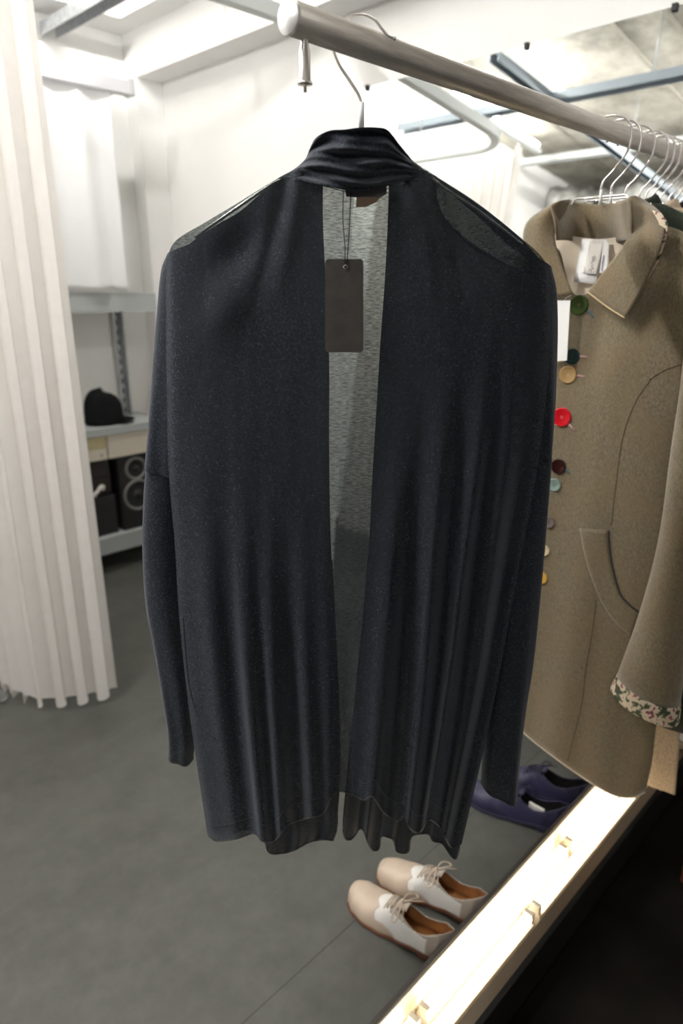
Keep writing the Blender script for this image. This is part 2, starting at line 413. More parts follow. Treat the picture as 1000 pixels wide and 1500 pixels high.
def chan_thing(p, q, label, m, rods, w=0.05, h=0.045, group=None):
    o = thing('ceiling_channel', tuple((Vector(p) + Vector(q)) / 2), label, 'steel channel', group)
    channel(MB(), p, q, w, h).build('channel', m, o)
    for r in rods: rod(o, r[0], r[1], p[2] + h)
    return o
chan_thing((-3.2, 2.14, 2.60), (1.05, 2.14, 2.60), 'long dark ceiling channel, seen in the mirror running down towards the coat hangers', M['beam_blue'], [(-0.6, 2.14), (-2.4, 2.14)])
chan_thing((0.48, -0.5, 2.60), (0.48, 3.19, 2.60), 'blue-grey steel channel crossing the mirrored concrete ceiling from left to right', M['beam_blue'], [(0.48, 1.6), (0.48, 0.3)], w=0.07)
chan_thing((1.60, 2.3, 2.44), (1.60, 3.38, 2.44), 'ribbed galvanised channel above the fitting room, at the upper left corner', M['galv'], [(1.60, 2.6)], w=0.07, h=0.05)
chan_thing((-1.2, 1.2, 2.88), (-1.2, 3.38, 2.88), 'pale steel channel just above the silver duct in the mirror', M['paint_grey'], [(-1.2, 2.0)], w=0.06)
M['ctube_dim'] = emis('soft_white_tube_glass', (1.0, 0.975, 0.93), 60)
M['ctube_key'] = emis('bright_white_tube_glass', (1.0, 0.97, 0.93), 330)
def lamp(p, q, label, up=0.0, tm='ctube', group='fluorescent battens under the ceiling'):
    p = Vector(p); q = Vector(q); c = (p + q) / 2
    o = thing('fluorescent_lamp', c, label, 'lamp', group)
    ax = (q - p).normalized(); sd = Vector((-ax.y, ax.x, 0)) * 0.022
    MB().box(tuple(p - Vector((abs(sd.x), abs(sd.y), 0)) - NZ * 0.02 * 0), tuple(q + Vector((abs(sd.x), abs(sd.y), 0)) + NZ * 0.035), 0.003).build('housing', M['paint_grey'], o)
    zt = 0.058 if up else -0.018
    MB().tube([p + NZ * zt + ax * 0.04, q + NZ * zt - ax * 0.04], 0.013, 12).build('fluorescent_tube', M[tm], o, True)
    for e_ in (p + ax * 0.025, q - ax * 0.025):
        MB().box(tuple(e_ - Vector((0.012, 0.012, 0)) + NZ * min(zt - 0.014, 0.034)), tuple(e_ + Vector((0.012, 0.012, 0)) + NZ * max(zt + 0.014, 0.001))).build('lamp_holder', M['wall'], o)
    rod(o, c.x, c.y, c.z + 0.035)
    return o
lamp((-0.95, 3.02, 2.86), (0.25, 3.02, 2.86), 'upward-facing tube lamp close under the concrete above the fitting room', up=1, tm='ctube_key')
lamp((-0.2, 2.45, 2.88), (0.5, 2.45, 2.88), 'short upward-facing tube lamp close under the concrete, in front of the longer one', up=1)
lamp((0.75, 2.62, 2.86), (1.65, 2.62, 2.86), 'added fill tube lamp inside the fitting room, nearest the mirror recess')  # fill light added to brighten the fitting room walls
lamp((-1.1, 1.15, 2.55), (0.1, 1.15, 2.55), 'added key tube lamp, out of view, over the shop floor in front of the fitting room', tm='ctube_key')  # unseen main light, added for the cardigan's back and the curtain
lamp((-2.4, -0.7, 2.62), (-1.2, -0.7, 2.62), 'added tube lamp, out of view, over the aisle farthest from the fitting room')  # unseen, added to light the cardigan from the camera side
lamp((0.75, 0.75, 2.72), (1.75, 0.75, 2.72), 'added tube lamp, out of view, above the coat row, parallel to the clothes rail', tm='ctube_dim')  # unseen, added to brighten hanger hooks and coat shoulders from above
G = []
for i in range(61):
    y = 1.5 + 1.88 * i / 60; r_ = 0.14 + 0.014 * math.sin(i * 1.3) + 0.010 * math.sin(i * 3.1)
    G.append([Vector((-1.95 + r_ * math.cos(2 * PI * k / 20), y, 2.74 + 0.03 * math.sin(i * 0.25) + r_ * 0.95 * math.sin(2 * PI * k / 20))) for k in range(20)])
tag(MB().grid(G, True).build('ventilation_duct', M['foil'], None, True), 'silver crinkled duct under the ceiling, seen in the mirror left of the coat hangers', 'duct')

# ================================================================== LIGHTING IN THE AIR (world) : closed shop, only lamps
wd = bpy.data.worlds.new('world'); scene.world = wd; wd.use_nodes = True
wd.node_tree.nodes['Background'].inputs[0].default_value = (0.9, 0.95, 1, 1); wd.node_tree.nodes['Background'].inputs[1].default_value = 0.05

# ================================================================== FITTING ROOM CURTAIN
def pleats(path, z0, z1, wl, amp, zsteps=26, flare=0.35, sag=None, seed=1, per=18, hem=0.006):
    rnd = random.Random(seed)
    L = [0]
    for a, b in zip(path, path[1:]): L.append(L[-1] + (b - a).length)
    tot = L[-1]; n = max(8, int(tot / wl * per)); ph = [rnd.uniform(-0.5, 0.5) for _ in range(int(tot / wl) + 3)]; am = [rnd.uniform(0.6, 1.25) for _ in ph]
    G = []
    for iz in range(zsteps + 1):
        f = iz / zsteps; row = []
        for k in range(n + 1):
            l = tot * k / n; j = 0
            while j < len(L) - 2 and L[j + 1] < l: j += 1
            w_ = (l - L[j]) / (L[j + 1] - L[j]); p = path[j].lerp(path[j + 1], w_); t = (path[j + 1] - path[j]).normalized(); sd = Vector((-t.y, t.x, 0))
            q = l / wl; i0 = int(q); fr = q - i0; phs = ph[i0] * (1 - fr) + ph[min(i0 + 1, len(ph) - 1)] * fr
            A = amp * (am[i0] * (1 - fr) + am[min(i0 + 1, len(am) - 1)] * fr) * (0.55 + flare * f)
            ang = 2 * PI * q + phs * 1.6 * f
            off = A * math.sin(ang) + 0.18 * A * math.sin(2 * ang + 1) ; tl = 0.45 * A * math.sin(2 * ang)
            z = z1 + (z0 - z1) * f
            if f > 0.9: z += hem * (1 + math.sin(ang + 0.9)) * (f - 0.9) * 10
            row.append(Vector((p.x, p.y, 0)) + sd * off + t * tl + Vector((0, 0, z)))
        G.append(row)
    return G
cp = catmull([Vector(q) for q in ((0.925, 2.02, 0), (0.80, 2.075, 0), (0.70, 2.17, 0), (0.668, 2.36, 0), (0.675, 2.75, 0), (0.68, 3.15, 0))], 10)
cu = thing('fitting_room_curtain', (0.75, 2.2, 0.03), 'tall white pleated curtain at the left edge, its hem just above the grey floor', 'curtain')
MB().grid(pleats(cp, 0.022, 2.262, 0.070, 0.024, seed=4, hem=0.026)).build('curtain_cloth', M['curtain'], cu, True)
gb = on(2, 1020, NZ, 0.02)
tag(MB().lathe([(0.001, -0.02)] + [(0.02 * math.sin(PI * k / 14), -0.02 * math.cos(PI * k / 14)) for k in range(1, 14)] + [(0.001, 0.02)], gb, NZ, 24).build('glass_ball', M['glass'], None, True),
    'small clear glass ball on the floor at the left picture edge, beside the curtain hem', 'ball')

# ================================================================== SHELF UNIT
SX0, SX1, SY0, SY1 = 0.93, 1.86, 3.10, 3.385
su = thing('steel_shelf_unit', (1.4, 3.24, 0), 'grey slotted steel shelf unit against the back wall between curtain and cardigan', 'shelf')
def shelf(z0, z1, m):
    mb = MB(); mb.box((SX0, SY0, z1 - 0.012), (SX1, SY1, z1), 0.002); mb.box((SX0, SY0, z0), (SX1, SY0 + 0.012, z1 - 0.012)); mb.box((SX0, SY1 - 0.012, z0), (SX1, SY1, z1 - 0.012))
    return mb.build('shelf_board', m, su)
for z0_, z1_ in ((0.11, 0.197), (0.712, 0.75), (1.285, 1.37)): shelf(z0_, z1_, M['shelf_grey'])
for (x, y) in ((1.79, 3.386), (SX0 - 0.002, 3.386), (SX0 - 0.002, 3.10), (SX1 + 0.004, 3.10)):
    if y > 3.3:
        po = MB().box((x - 0.022, y - 0.004, 0.0), (x + 0.022, y, 1.37)).box((x + 0.016, y - 0.036, 0.0), (x + 0.022, y - 0.004, 1.37)).build('shelf_post', M['galv'], su)
        sl = MB()
        for k in range(26): sl.box((x - 0.006, y - 0.006, 0.06 + k * 0.05), (x + 0.004, y - 0.0035, 0.085 + k * 0.05))
        tag(sl.build('post_slots', M['slot'], po), kind='stuff')
    elif x < 1.5:
        MB().box((x - 0.004, y - 0.002, 0.0), (x, y + 0.03, 1.37)).build('shelf_post', M['galv'], su)
sr = thing('sheer_curtain', (1.35, 3.09, 1.372), 'thin white curtain hanging over the top of the steel shelf unit', 'curtain')
MB().grid(pleats([Vector((0.95, 3.085, 0)), Vector((1.70, 3.085, 0))], 1.374, 2.196, 0.16, 0.018, seed=9, flare=0.1)).build('curtain_cloth', M['sheer'], sr, True, thick=0.0015)
rl = thing('sheer_curtain_rail', (1.3, 3.09, 2.20), 'pale box rail carrying the thin curtain above the shelf unit', 'rail')
MB().box((0.9, 3.06, 2.20), (1.79, 3.11, 2.255), 0.002).build('rail_box', mat('pale_rail', (0.62, 0.62, 0.65), 0.45), rl)
MB().box((1.79, 3.055, 2.195), (1.815, 3.115, 2.262), 0.004).build('rail_end_cap', mat('rail_end', (0.5, 0.5, 0.52), 0.45), rl)
for x in (1.0, 1.76): MB().box((x - 0.01, 3.11, 2.215), (x + 0.01, YW, 2.235)).build('rail_bracket', M['galv'], rl)

# cap on the shelf
cc = Vector((1.575, 3.20, 0.751))
cap = thing('baseball_cap', cc, 'black flat-brimmed cap lying on the middle shelf', 'cap')
G = []
for i in range(15):
    f = i / 14; rr = 0.093 * (1 - f ** 4.0) ** 0.5 if i < 14 else 0.001
    G.append([cc + Vector((rr * math.cos(2 * PI * k / 28) * (1.02 if math.cos(2 * PI * k / 28) > 0 else 1.0), rr * 0.88 * math.sin(2 * PI * k / 28), 0.008 + 0.160 * f - 0.012 * f * math.cos(2 * PI * k / 28))) for k in range(28)])
MB().grid(G, True).build('crown', M['cap'], cap, True, thick=0.002)
G = []
for i in range(8):
    f = i / 7; row = []
    for k in range(15):
        w_ = -1.15 + 2.3 * k / 14; rr = 0.090 + 0.062 * f * max(0, math.cos(w_ * 1.2)) ** 0.5
        row.append(cc + Vector((rr * math.cos(w_), rr * 0.9 * math.sin(w_), 0.010 + 0.004 * f)))
    G.append(row)
MB().grid(G).build('brim', M['cap'], cap, True, thick=0.003)
MB().lathe([(0.0, 0.0), (0.006, 0.001), (0.006, 0.004), (0.0, 0.006)], cc + Vector((0, 0, 0.167)), NZ, 12).build('top_button', M['cap'], cap, True)

# things on the bottom shelf
def speaker(x0, x1, y0, z0, z1, label):
    o = thing('loudspeaker', ((x0 + x1) / 2, (y0 + SY1) / 2, z0), label, 'speaker')
    MB().box((x0, y0, z0), (x1, 3.33, z1), 0.004).build('cabinet', M['speaker'], o)
    cx = (x0 + x1) / 2
    for z, r in ((z1 - 0.075, 0.054), (z1 - 0.215, 0.076)):
        c = Vector((cx, y0, z))
        rg = MB().torus(c - NY * 0.002, NY, r, 0.007).build('speaker_ring', M['ring'], o, True)
        MB().lathe([(r, -0.001), (r * 0.8, 0.002), (r * 0.35, 0.012), (r * 0.3, -0.002), (0.0, -0.008)], c - NY * 0.002, NY, 32).build('speaker_cone', M['cone'], rg, True)
    return o
speaker(1.585, 1.775, 3.13, 0.198, 0.590, 'black loudspeaker with two grey-ringed cones on the bottom shelf')
bx = thing('black_case', (1.42, 3.2, 0.198), 'dark low case on the bottom shelf, left of the loudspeaker', 'case')
MB().box((1.28, 3.14, 0.198), (1.56, 3.34, 0.40), 0.004).build('case_body', M['speaker'], bx)
MB().box((1.30, 3.132, 0.30), (1.34, 3.142, 0.32), 0.002).build('case_latch', M['slot'], bx)
bx = thing('brown_case', (1.42, 3.2, 0.402), 'dark brown case on the black case, under the yellowed box', 'case')
MB().box((1.28, 3.16, 0.402), (1.555, 3.34, 0.588), 0.004).build('case_body', M['darkbrown'], bx)
MB().box((1.278, 3.155, 0.49), (1.557, 3.342, 0.50), 0.001).build('case_rim', M['speaker'], bx)
k0 = [(1.438, 3.125, 0.405), (1.440, 3.12, 0.42), (1.452, 3.118, 0.428), (1.462, 3.118, 0.44), (1.475, 3.12, 0.452), (1.487, 3.122, 0.447), (1.482, 3.125, 0.43)]
tag(MB().tube([Vector(q) + Vector((0.02, 0.03, 0)) for q in k0], 0.009, 10, smooth=4).build('white_cable', M['white_leather'], None, True), 'short curled white cable lying on the dark cases of the bottom shelf', 'cable')
b1 = thing('cardboard_box', (1.66, 3.2, 0.592), 'cream cardboard box on top of the loudspeaker, right of the yellowed one', 'box', 'boxes under the middle shelf')
MB().box((1.535, 3.11, 0.592), (1.785, 3.34, 0.706), 0.002).build('box_body', M['boxcream'], b1)
MB().box((1.533, 3.108, 0.690), (1.787, 3.342, 0.708), 0.001).build('box_lid', M['boxcream'], b1)
b2 = thing('cardboard_box', (1.44, 3.2, 0.592), 'yellowed cardboard box on the brown case, touching the cream one', 'box', 'boxes under the middle shelf')
MB().box((1.36, 3.115, 0.592), (1.530, 3.34, 0.65), 0.002).build('box_body', M['boxcream'], b2)
MB().box((1.358, 3.113, 0.650), (1.531, 3.342, 0.708), 0.001).build('box_lid', M['boxyellow'], b2)
MB().lathe([(0.0, 0), (0.006, 0), (0.006, 0.002), (0, 0.003)], (1.50, 3.115, 0.615), -NY, 12).build('box_stud', M['ring'], b2)
sb = MB().box((1.790, 3.12, 0.198), (1.812, 3.33, 0.655), 0.002)
tag(sb.build('board_offcut', M['salmon']), 'narrow salmon-coloured board standing right of the loudspeaker', 'board')

# ================================================================== CLOTHES RAIL
RY, RZ, RR = 0.63, 1.668, 0.0165
rail = thing('clothes_rail', (1.2, RY, RZ), 'thick brushed steel clothes rail running from the upper left to the coats', 'clothes rail')
X0 = 0.562
MB().tube([(X0, RY, RZ), (XW + 0.0, RY, RZ)], RR, 40).build('rail_tube', M['steel'], rail, True)
MB().lathe([(0.0, -0.0016), (RR - 0.0005, -0.0016), (RR + 0.0003, -0.0006), (RR + 0.0003, 0.0015)], (X0, RY, RZ), NX, 40).build('rail_end_cap', M['steel_cap'], rail, True)
MB().lathe([(RR + 0.014, 0), (RR + 0.014, -0.004), (RR + 0.001, -0.006)], (XW - 0.001, RY, RZ), NX, 32).build('wall_flange', M['steel'], rail, True)
sx = X0 + 0.022
pg = MB().lathe([(0.0045, -RR * 0.8), (0.0045, -RR - 0.004), (0.0062, -RR - 0.010), (0.0062, -RR - 0.038), (0.0082, -RR - 0.039), (0.0082, -RR - 0.042), (0.0018, -RR - 0.0425), (0.0018, -RR - 0.049), (0.0, -RR - 0.049)], (sx, RY, RZ), NZ, 20).build('rail_end_spigot', M['chrome'], rail, True)
# row of little screws under the far part of the rail
for k in range(7):
    MB().lathe([(0.0, -0.0035), (0.0025, -0.003), (0.0025, 0)], (1.33 + k * 0.045, RY, RZ - RR), NZ, 10).build('rail_screw', M['chrome'], rail, True)

# ================================================================== HANGERS
def hook_path():
    return [(0, -0.118), (0, -0.088), (0.012, -0.068), (0.027, -0.040), (0.031, -0.018), (0.029, 0.003), (0.020, 0.017), (0.006, 0.0225), (-0.009, 0.0205), (-0.019, 0.010), (-0.022, -0.004)]
def coat_hanger(x, label, group='chrome hangers at the far end of the rail'):
    o = thing('coat_hanger', (x, RY, RZ), label, 'hanger', group)
    P = lambda a, b, dx=0: Vector((x + dx, RY - a, RZ + b))
    MB().tube([P(q[0] * 1.25, q[1], q[0] * 0.42) for q in hook_path()], 0.0020, 8, smooth=6).build('hook', M['chrome'], o, True)
    MB().tube([P(0, -0.098), P(0, -0.124)], 0.0030, 10).build('hook_sleeve', M['plastic_clear'], o, True)
    MB().tube([P(-0.20, -0.215), P(-0.075, -0.160, -0.018), P(-0.051, -0.113, -0.004), P(-0.046, -0.110), P(0.046, -0.110), P(0.051, -0.113, -0.004), P(0.075, -0.160, -0.018), P(0.20, -0.215)], 0.0021, 8).build('shoulder_wire', M['chrome'], o, True)
    MB().tube([P(-0.19, -0.214), P(0.19, -0.214)], 0.0016, 8).build('cross_bar', M['chrome'], o, True)
    return o
def xat(px): k = ray(px, 285); return RY * k.x / k.y
X1 = xat(880)
hang_px = [880, 895, 916, 937, 947, 956, 968, 980, 988, 997]
names = ['chrome hanger inside the olive tweed coat', 'chrome hanger just behind the one in the olive tweed coat', 'chrome hanger with the third hook from the near end of the coat row',
         'chrome hanger between the dark green and the beige coat, fourth hook of the coat row', 'chrome hanger holding the beige coat, fifth hook of the coat row', 'sixth chrome hook of the coat row, close behind the fifth',
         'seventh chrome hook of the coat row', 'eighth chrome hook of the coat row', 'ninth chrome hook of the coat row', 'farthest chrome hook of the coat row, at the right picture edge']
h0 = coat_hanger(X1, names[0])
def copy_tree(o, parent=None):
    c = o.copy(); COL.objects.link(c); c.parent = parent
    for ch in list(o.children): copy_tree(ch, c)
    return c
hxs = [X1]
for px_, nm in zip(hang_px[1:], names[1:]):
    c = copy_tree(h0); c.location = (xat(px_), RY, RZ); c['label'] = nm; hxs.append(xat(px_))

# ================================================================== COATS BEHIND
def back_coat(x, m, label, zs=1.0, mcol=None, ws=1.0):
    o = thing('hanging_coat', (x, RY, RZ), label, 'coat', 'coats behind the olive tweed one')
    prof = [(-0.114, 0.055, 0.012), (-0.125, 0.085, 0.014), (-0.158, 0.15, 0.014), (-0.195, 0.20, 0.014), (-0.238, 0.222, 0.014), (-0.40, 0.215, 0.014), (-0.60, 0.205, 0.014), (-0.9, 0.225, 0.015), (-1.2, 0.255, 0.016)]
    P = catmull([Vector(q) for q in prof], 5); G = []
    for i, q in enumerate(P):
        f = i / (len(P) - 1); row = []
        for k in range(48):
            w_ = 2 * PI * k / 48; fo = 1 + 0.35 * f * math.sin(9 * w_ + 1.3)
            z = q.x if q.x > -0.4 else -0.4 + (q.x + 0.4) * zs
            row.append(Vector((x + q.z * math.sin(w_) * fo, RY - q.y * (1 + (ws - 1) * min(1, max(0, -q.x - 0.25) * 2.5)) * math.cos(w_), RZ + z)))
        G.append(row)
    MB().grid(G, True).build('coat_body', m, o, True, thick=0.002)
    for s_ in (1, -1):
        A = catmull([Vector((0.19, -0.235, 0)), Vector((0.225, -0.30, 0)), Vector((0.25, -0.50, 0)), Vector((0.262, -0.70, 0)), Vector((0.268, -0.82, 0))], 4); G = []
        for i, q in enumerate(A):
            f = i / (len(A) - 1); hw = 0.045 - 0.008 * f
            G.append([Vector((x - 0.003 + 0.016 * math.sin(2 * PI * k / 20), RY - s_ * (q.x + hw * math.cos(2 * PI * k / 20)), RZ + q.y)) for k in range(20)])
        MB().grid(G, True).build('sleeve', m, o, True, thick=0.002)
    G = []
    for i in range(9):
        f = i / 8
        G.append([Vector((x - 0.012 * math.sin(PI * k / 16) - 0.016 * f * math.sin(PI * k / 16), RY - (0.056 + 0.028 * f) * math.cos(PI * k / 16), RZ - 0.100 + 0.012 * math.sin(PI * f) - 0.055 * f - 0.05 * math.sin(PI * k / 16) * (0.3 + f))) for k in range(17)])
    MB().grid(G).build('collar', mcol or m, o, True, thick=0.003)
    return o
def cloth(name, c, sheen=0.2): return noisy(mat(name, c, 0.9, spec=0.15, sheen=sheen), tuple(q * 0.75 for q in c), tuple(q * 1.2 for q in c), 260, bump=0.4, bscale=400)
cm = [cloth('beige_wool', (0.50, 0.40, 0.29)), cloth('dark_green_wool', (0.022, 0.030, 0.020)), cloth('cream_wool', (0.58, 0.49, 0.36)), cloth('black_wool', (0.010, 0.010, 0.012)), cloth('charcoal_wool', (0.02, 0.02, 0.022)), cloth('navy_wool', (0.012, 0.014, 0.03)), cloth('dark_brown_wool', (0.03, 0.02, 0.014))]
back_coat(hxs[2] + 0.002, cm[1], 'dark green coat directly behind the olive collar', 1.0, cm[1], 1.2)
back_coat(hxs[4], cm[0], 'beige coat behind the dark green one, its pale hem below the olive sleeve', 1.30)
back_coat(hxs[5] + 0.02, cm[3], 'black coat with its shoulder just beyond the beige band', 0.95)
back_coat(hxs[7] + 0.01, cm[4], 'charcoal coat toward the far end of the rail, under the eighth hook', 0.9)
back_coat(hxs[9] + 0.03, cm[6], 'dark brown coat under the farthest hook', 0.9)

# ================================================================== OLIVE TWEED COAT
coat = thing('tweed_coat', (X1, RY, RZ), 'olive-brown tweed coat with mixed coloured buttons and floral cuffs, facing the cardigan', 'coat')
PXc = 1.285
CP = (NX, PXc)
def fd(s, t):
    e_ = (1 - abs(2 * s - 1) ** 2.6)
    return 0.045 * e_ * (0.55 + 0.45 * smooth01(t, 0, 0.25)) + 0.006 * t * math.sin(11 * s + 2.2 * t) * e_ + 0.003 * math.sin(23 * s + 3 * t) * t * e_
Tf = [(738, 402), (775, 372), (800, 360), (818, 366), (827, 396), (838, 428), (858, 431), (884, 404), (918, 360), (945, 340), (990, 342), (1030, 360), (1062, 385)]
Bf = [(700, 1012), (735, 1043), (768, 1074), (800, 1100), (850, 1136), (895, 1163), (925, 1168), (944, 1160)]
Lc = [(738, 402), (722, 600), (710, 800), (700, 1012)]
Rc = [(1062, 385), (1036, 600), (994, 880), (964, 1040), (954, 1115), (944, 1160)]
Gf = coons(Tf, Bf, Lc, Rc, 70, 90, CP, fd)
fp = MB().grid(Gf).build('coat_front', M['tweed'], coat, True, thick=0.003)
Tb = [(738, 402), (790, 350), (835, 352), (870, 356), (905, 352), (960, 330), (1010, 345), (1062, 385)]
def bd(s, t): return -0.035 * (1 - abs(2 * s - 1) ** 2.6)
MB().grid(coons(Tb, Bf, Lc, Rc, 40, 50, CP, bd)).build('coat_back', M['tweed'], coat, True, thick=0.003)
vv = [p for r in Gf for p in r]; ff = []
for i in range(69):
    for j in range(89): ff.append([i * 90 + j, i * 90 + j + 1, (i + 1) * 90 + j + 1, (i + 1) * 90 + j])
bvh = BVHTree.FromPolygons([tuple(v) for v in vv], ff)
def hit(px, py, off=0.0, bv=None, fallback=PXc):
    k = ray(px, py).normalized(); r = (bv or bvh).ray_cast(EYE, k)
    p = Vector(r[0]) if r[0] is not None else on(px, py, NX, fallback)
    return p - k * off
MB().grid(coons([(812, 342), (840, 346), (880, 350), (928, 343)], [(826, 446), (838, 448), (852, 448), (866, 446)], [(812, 342), (818, 390), (826, 446)], [(928, 343), (905, 390), (866, 446)], 12, 14, CP, lambda s, t: -0.028 + 0.05 * t * t)).build('lining', M['lining'], coat, True)
lab = MB().grid(coons([(852, 350), (889, 351)], [(840, 413), (872, 416)], [(852, 350), (840, 413)], [(889, 351), (872, 416)], 8, 6, CP, lambda s, t: -0.022 + 0.035 * t)).build('brand_label', M['white_label'], coat, True, thick=0.0006)
MB().grid(coons([(864, 352), (886, 353)], [(855, 400), (872, 402)], [(864, 352), (855, 400)], [(886, 353), (872, 402)], 8, 6, CP, lambda s, t: -0.018 + 0.034 * t)).build('size_label', M['cream_label'], lab, True, thick=0.0006)
MB().grid(coons([(884, 352), (893, 353)], [(878, 400), (888, 400)], [(884, 352), (878, 400)], [(893, 353), (888, 400)], 8, 4, CP, lambda s, t: -0.017 + 0.034 * t)).build('care_label', M['white_label'], coat, True, thick=0.0006)
def lb(px, py): return on(px, py, NX, PXc + 0.013 - 0.034 * (py - 352) / 48.0)
sc_ = MB()
for st in ([(871, 374), (867, 378), (869, 382), (866, 385), (868, 379), (872, 376), (870, 383)], [(865, 386), (869, 388), (866, 391), (868, 394), (865, 388)], [(864, 396), (868, 394), (870, 392)], [(862, 398), (864, 393), (866, 399)]):
    sc_.tube([lb(*q) for q in st], 0.00035, 5, smooth=3)
sc_.build('script_lettering', M['ink'], lab, True)
MB().tube([lb(852, 400), lb(862, 402), lb(873, 402)], 0.0004, 5).tube([lb(856, 391), lb(855, 400)], 0.0003, 5).build('label_stitch', M['ink'], lab, True)
MB().tube([lb(884, 374), lb(882, 384), lb(881, 396)], 0.0011, 6, smooth=3).build('violet_print', M['ink_violet'], coat, True)
# collar
MB().grid(coons([(806, 304), (832, 296), (852, 299), (876, 301), (900, 298), (924, 291)], [(815, 352), (832, 352), (855, 357), (885, 357), (905, 354), (926, 349)], [(806, 302), (812, 325), (815, 352)], [(924, 290), (926, 320), (926, 349)], 12, 30, CP,
                lambda s, t: -0.060 + 0.115 * abs(2 * s - 1) ** 2.5 + 0.006 * math.sin(PI * t))).build('collar_stand', M['tweed'], coat, True, thick=0.003)
MB().grid(coons([(806, 302), (820, 294), (834, 292)], [(806, 436), (822, 434), (838, 430)], [(806, 302), (776, 322), (767, 345), (772, 385), (806, 436)], [(834, 292), (826, 312), (812, 338), (818, 375), (838, 430)], 26, 14, CP,
                lambda s, t: 0.045 + 0.022 * math.sin(PI * s) * (1 - t) + 0.022 * t - 0.05 * (1 - t) ** 4 * s)).build('collar_leaf', M['tweed'], coat, True, thick=0.004)
Gr = coons([(919, 291), (926, 287), (937, 291)], [(862, 427), (888, 447), (916, 465)], [(919, 291), (922, 320), (921, 347), (895, 385), (862, 427)], [(937, 291), (962, 308), (973, 326), (966, 365), (946, 412), (916, 465)], 34, 18, CP,
           lambda s, t: -0.02 + 0.085 * smooth01(t, 0, 0.45) + 0.018 * math.sin(PI * s) * (1 - t) + 0.012 * s * t)
cl = MB().grid(Gr).build('collar_leaf', M['tweed'], coat, True, thick=0.004)
MB().grid(coons([(955, 308), (968, 312)], [(935, 420), (938, 424)], [(955, 308), (966, 335), (955, 380), (935, 420)], [(968, 312), (978, 334), (964, 382), (938, 424)], 20, 6, CP, lambda s, t: 0.045 + 0.010 * t)).build('floral_facing', M['floral'], cl, True, thick=0.002, label='floral print edge of the collar')
MB().tube([Gr[-1][j] - NX * 0.0035 - NZ * 0.001 for j in range(18)], 0.0013, 6).build('collar_piping', M['piping'], cl, True)
# fly front edge and seams
def seam(name, pts, r=0.0009, m=None, off=0.0018, parent=coat):
    return MB().tube([hit(x, y, off) for x, y in resample(pts, 26)], r, 6).build(name, m or M['tweed_dark'], parent, True)
seam('princess_seam', [(952, 557), (930, 590), (912, 640), (903, 700), (895, 770)], 0.0006)
seam('princess_seam', [(873, 878), (868, 920), (858, 980), (852, 1030), (840, 1080), (831, 1115)], 0.0006)
seam('bust_dart', [(950, 557), (972, 543), (1000, 533)], 0.0006)
# pocket
wl = [(848, 774), (855, 812), (866, 848), (880, 882), (900, 912), (925, 935)]
wr = [(891, 777), (892, 800), (897, 832), (907, 868), (920, 885), (935, 897)]
n_ = 26; A = resample(wl, n_); Bq = resample(wr, n_); G = []
for i in range(n_): G.append([hit(A[i].x * (1 - s) + Bq[i].x * s, A[i].y * (1 - s) + Bq[i].y * s, 0.0018 + 0.0045 * math.sin(PI * min(1, s * 1.0)) ** 0.4 * (0.4 + 0.6 * s)) for s in [j / 8 for j in range(9)]])
pk = MB().grid(G).build('pocket_welt', M['tweed'], coat, True, thick=0.0015)
seam('pocket_seam', wl, 0.0009, parent=pk); seam('pocket_opening', wr, 0.0022, M['slot'], 0.002, parent=pk)
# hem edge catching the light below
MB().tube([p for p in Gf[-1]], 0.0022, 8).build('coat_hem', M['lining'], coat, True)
# buttons
def bmat(n, c, r=0.15): return mat(n, c, r, spec=0.6)
btn = [(848, 447, 13, 'green', (0.05, 0.085, 0.018)), (838, 522, 10.5, 'dark teal', (0.008, 0.03, 0.035)), (832, 549, 12, 'amber', (0.42, 0.27, 0.12)), (823, 611, 13.2, 'red', (0.62, 0.008, 0.02)),
       (818, 683, 11, 'dark brown', (0.03, 0.006, 0.005)), (812, 710, 9.6, 'pale teal', (0.25, 0.34, 0.31)), (804, 765, 8.5, 'grey', (0.18, 0.15, 0.14)), (797, 806, 8.5, 'cream', (0.72, 0.62, 0.42)), (793, 846, 9.5, 'yellow', (0.68, 0.42, 0.08))]
for (x, y, r, nm, c) in btn:
    p = hit(x, y, 0.003); R_ = r / 1000 * 1.22
    v = (p - EYE).normalized(); ax = (Vector((-1, -0.1, 0.02))).normalized()
    R_ *= 1.15
    bt = MB().lathe([(0, 0), (R_ * 0.96, 0), (R_, 0.0012), (R_, 0.0030), (R_ * 0.92, 0.0040), (R_ * 0.78, 0.0034), (R_ * 0.6, 0.0024), (0, 0.0022)], p, ax, 28).build('button', bmat(nm.replace(' ', '_') + '_button', c), coat, True, label=nm + ' round button')
    th = MB()
    for dx in (-0.0016, 0.0016):
        for dz in (-0.0016, 0.0016):
            th.lathe([(0, 0.0033), (0.0007, 0.0032), (0.0007, 0.002)], p + Vector((0, dx, dz)), ax, 8)
    th.build('button_thread', M['lining'] if nm in ('red', 'green', 'amber') else M['slot'], bt, True)
for (x0, y0, x1, y1, m_) in ((849, 522, 860, 523, 'pink'), (844, 550, 856, 552, 'pink'), (833, 621, 842, 632, 'pink'), (861, 454, 869, 466, 'bluethread'), (829, 688, 834, 694, 'bluethread')):
    MB().tube([hit(x0, y0, 0.002), hit(x1, y1, 0.002)], 0.0019, 8).build('buttonhole', M[m_], coat, True)
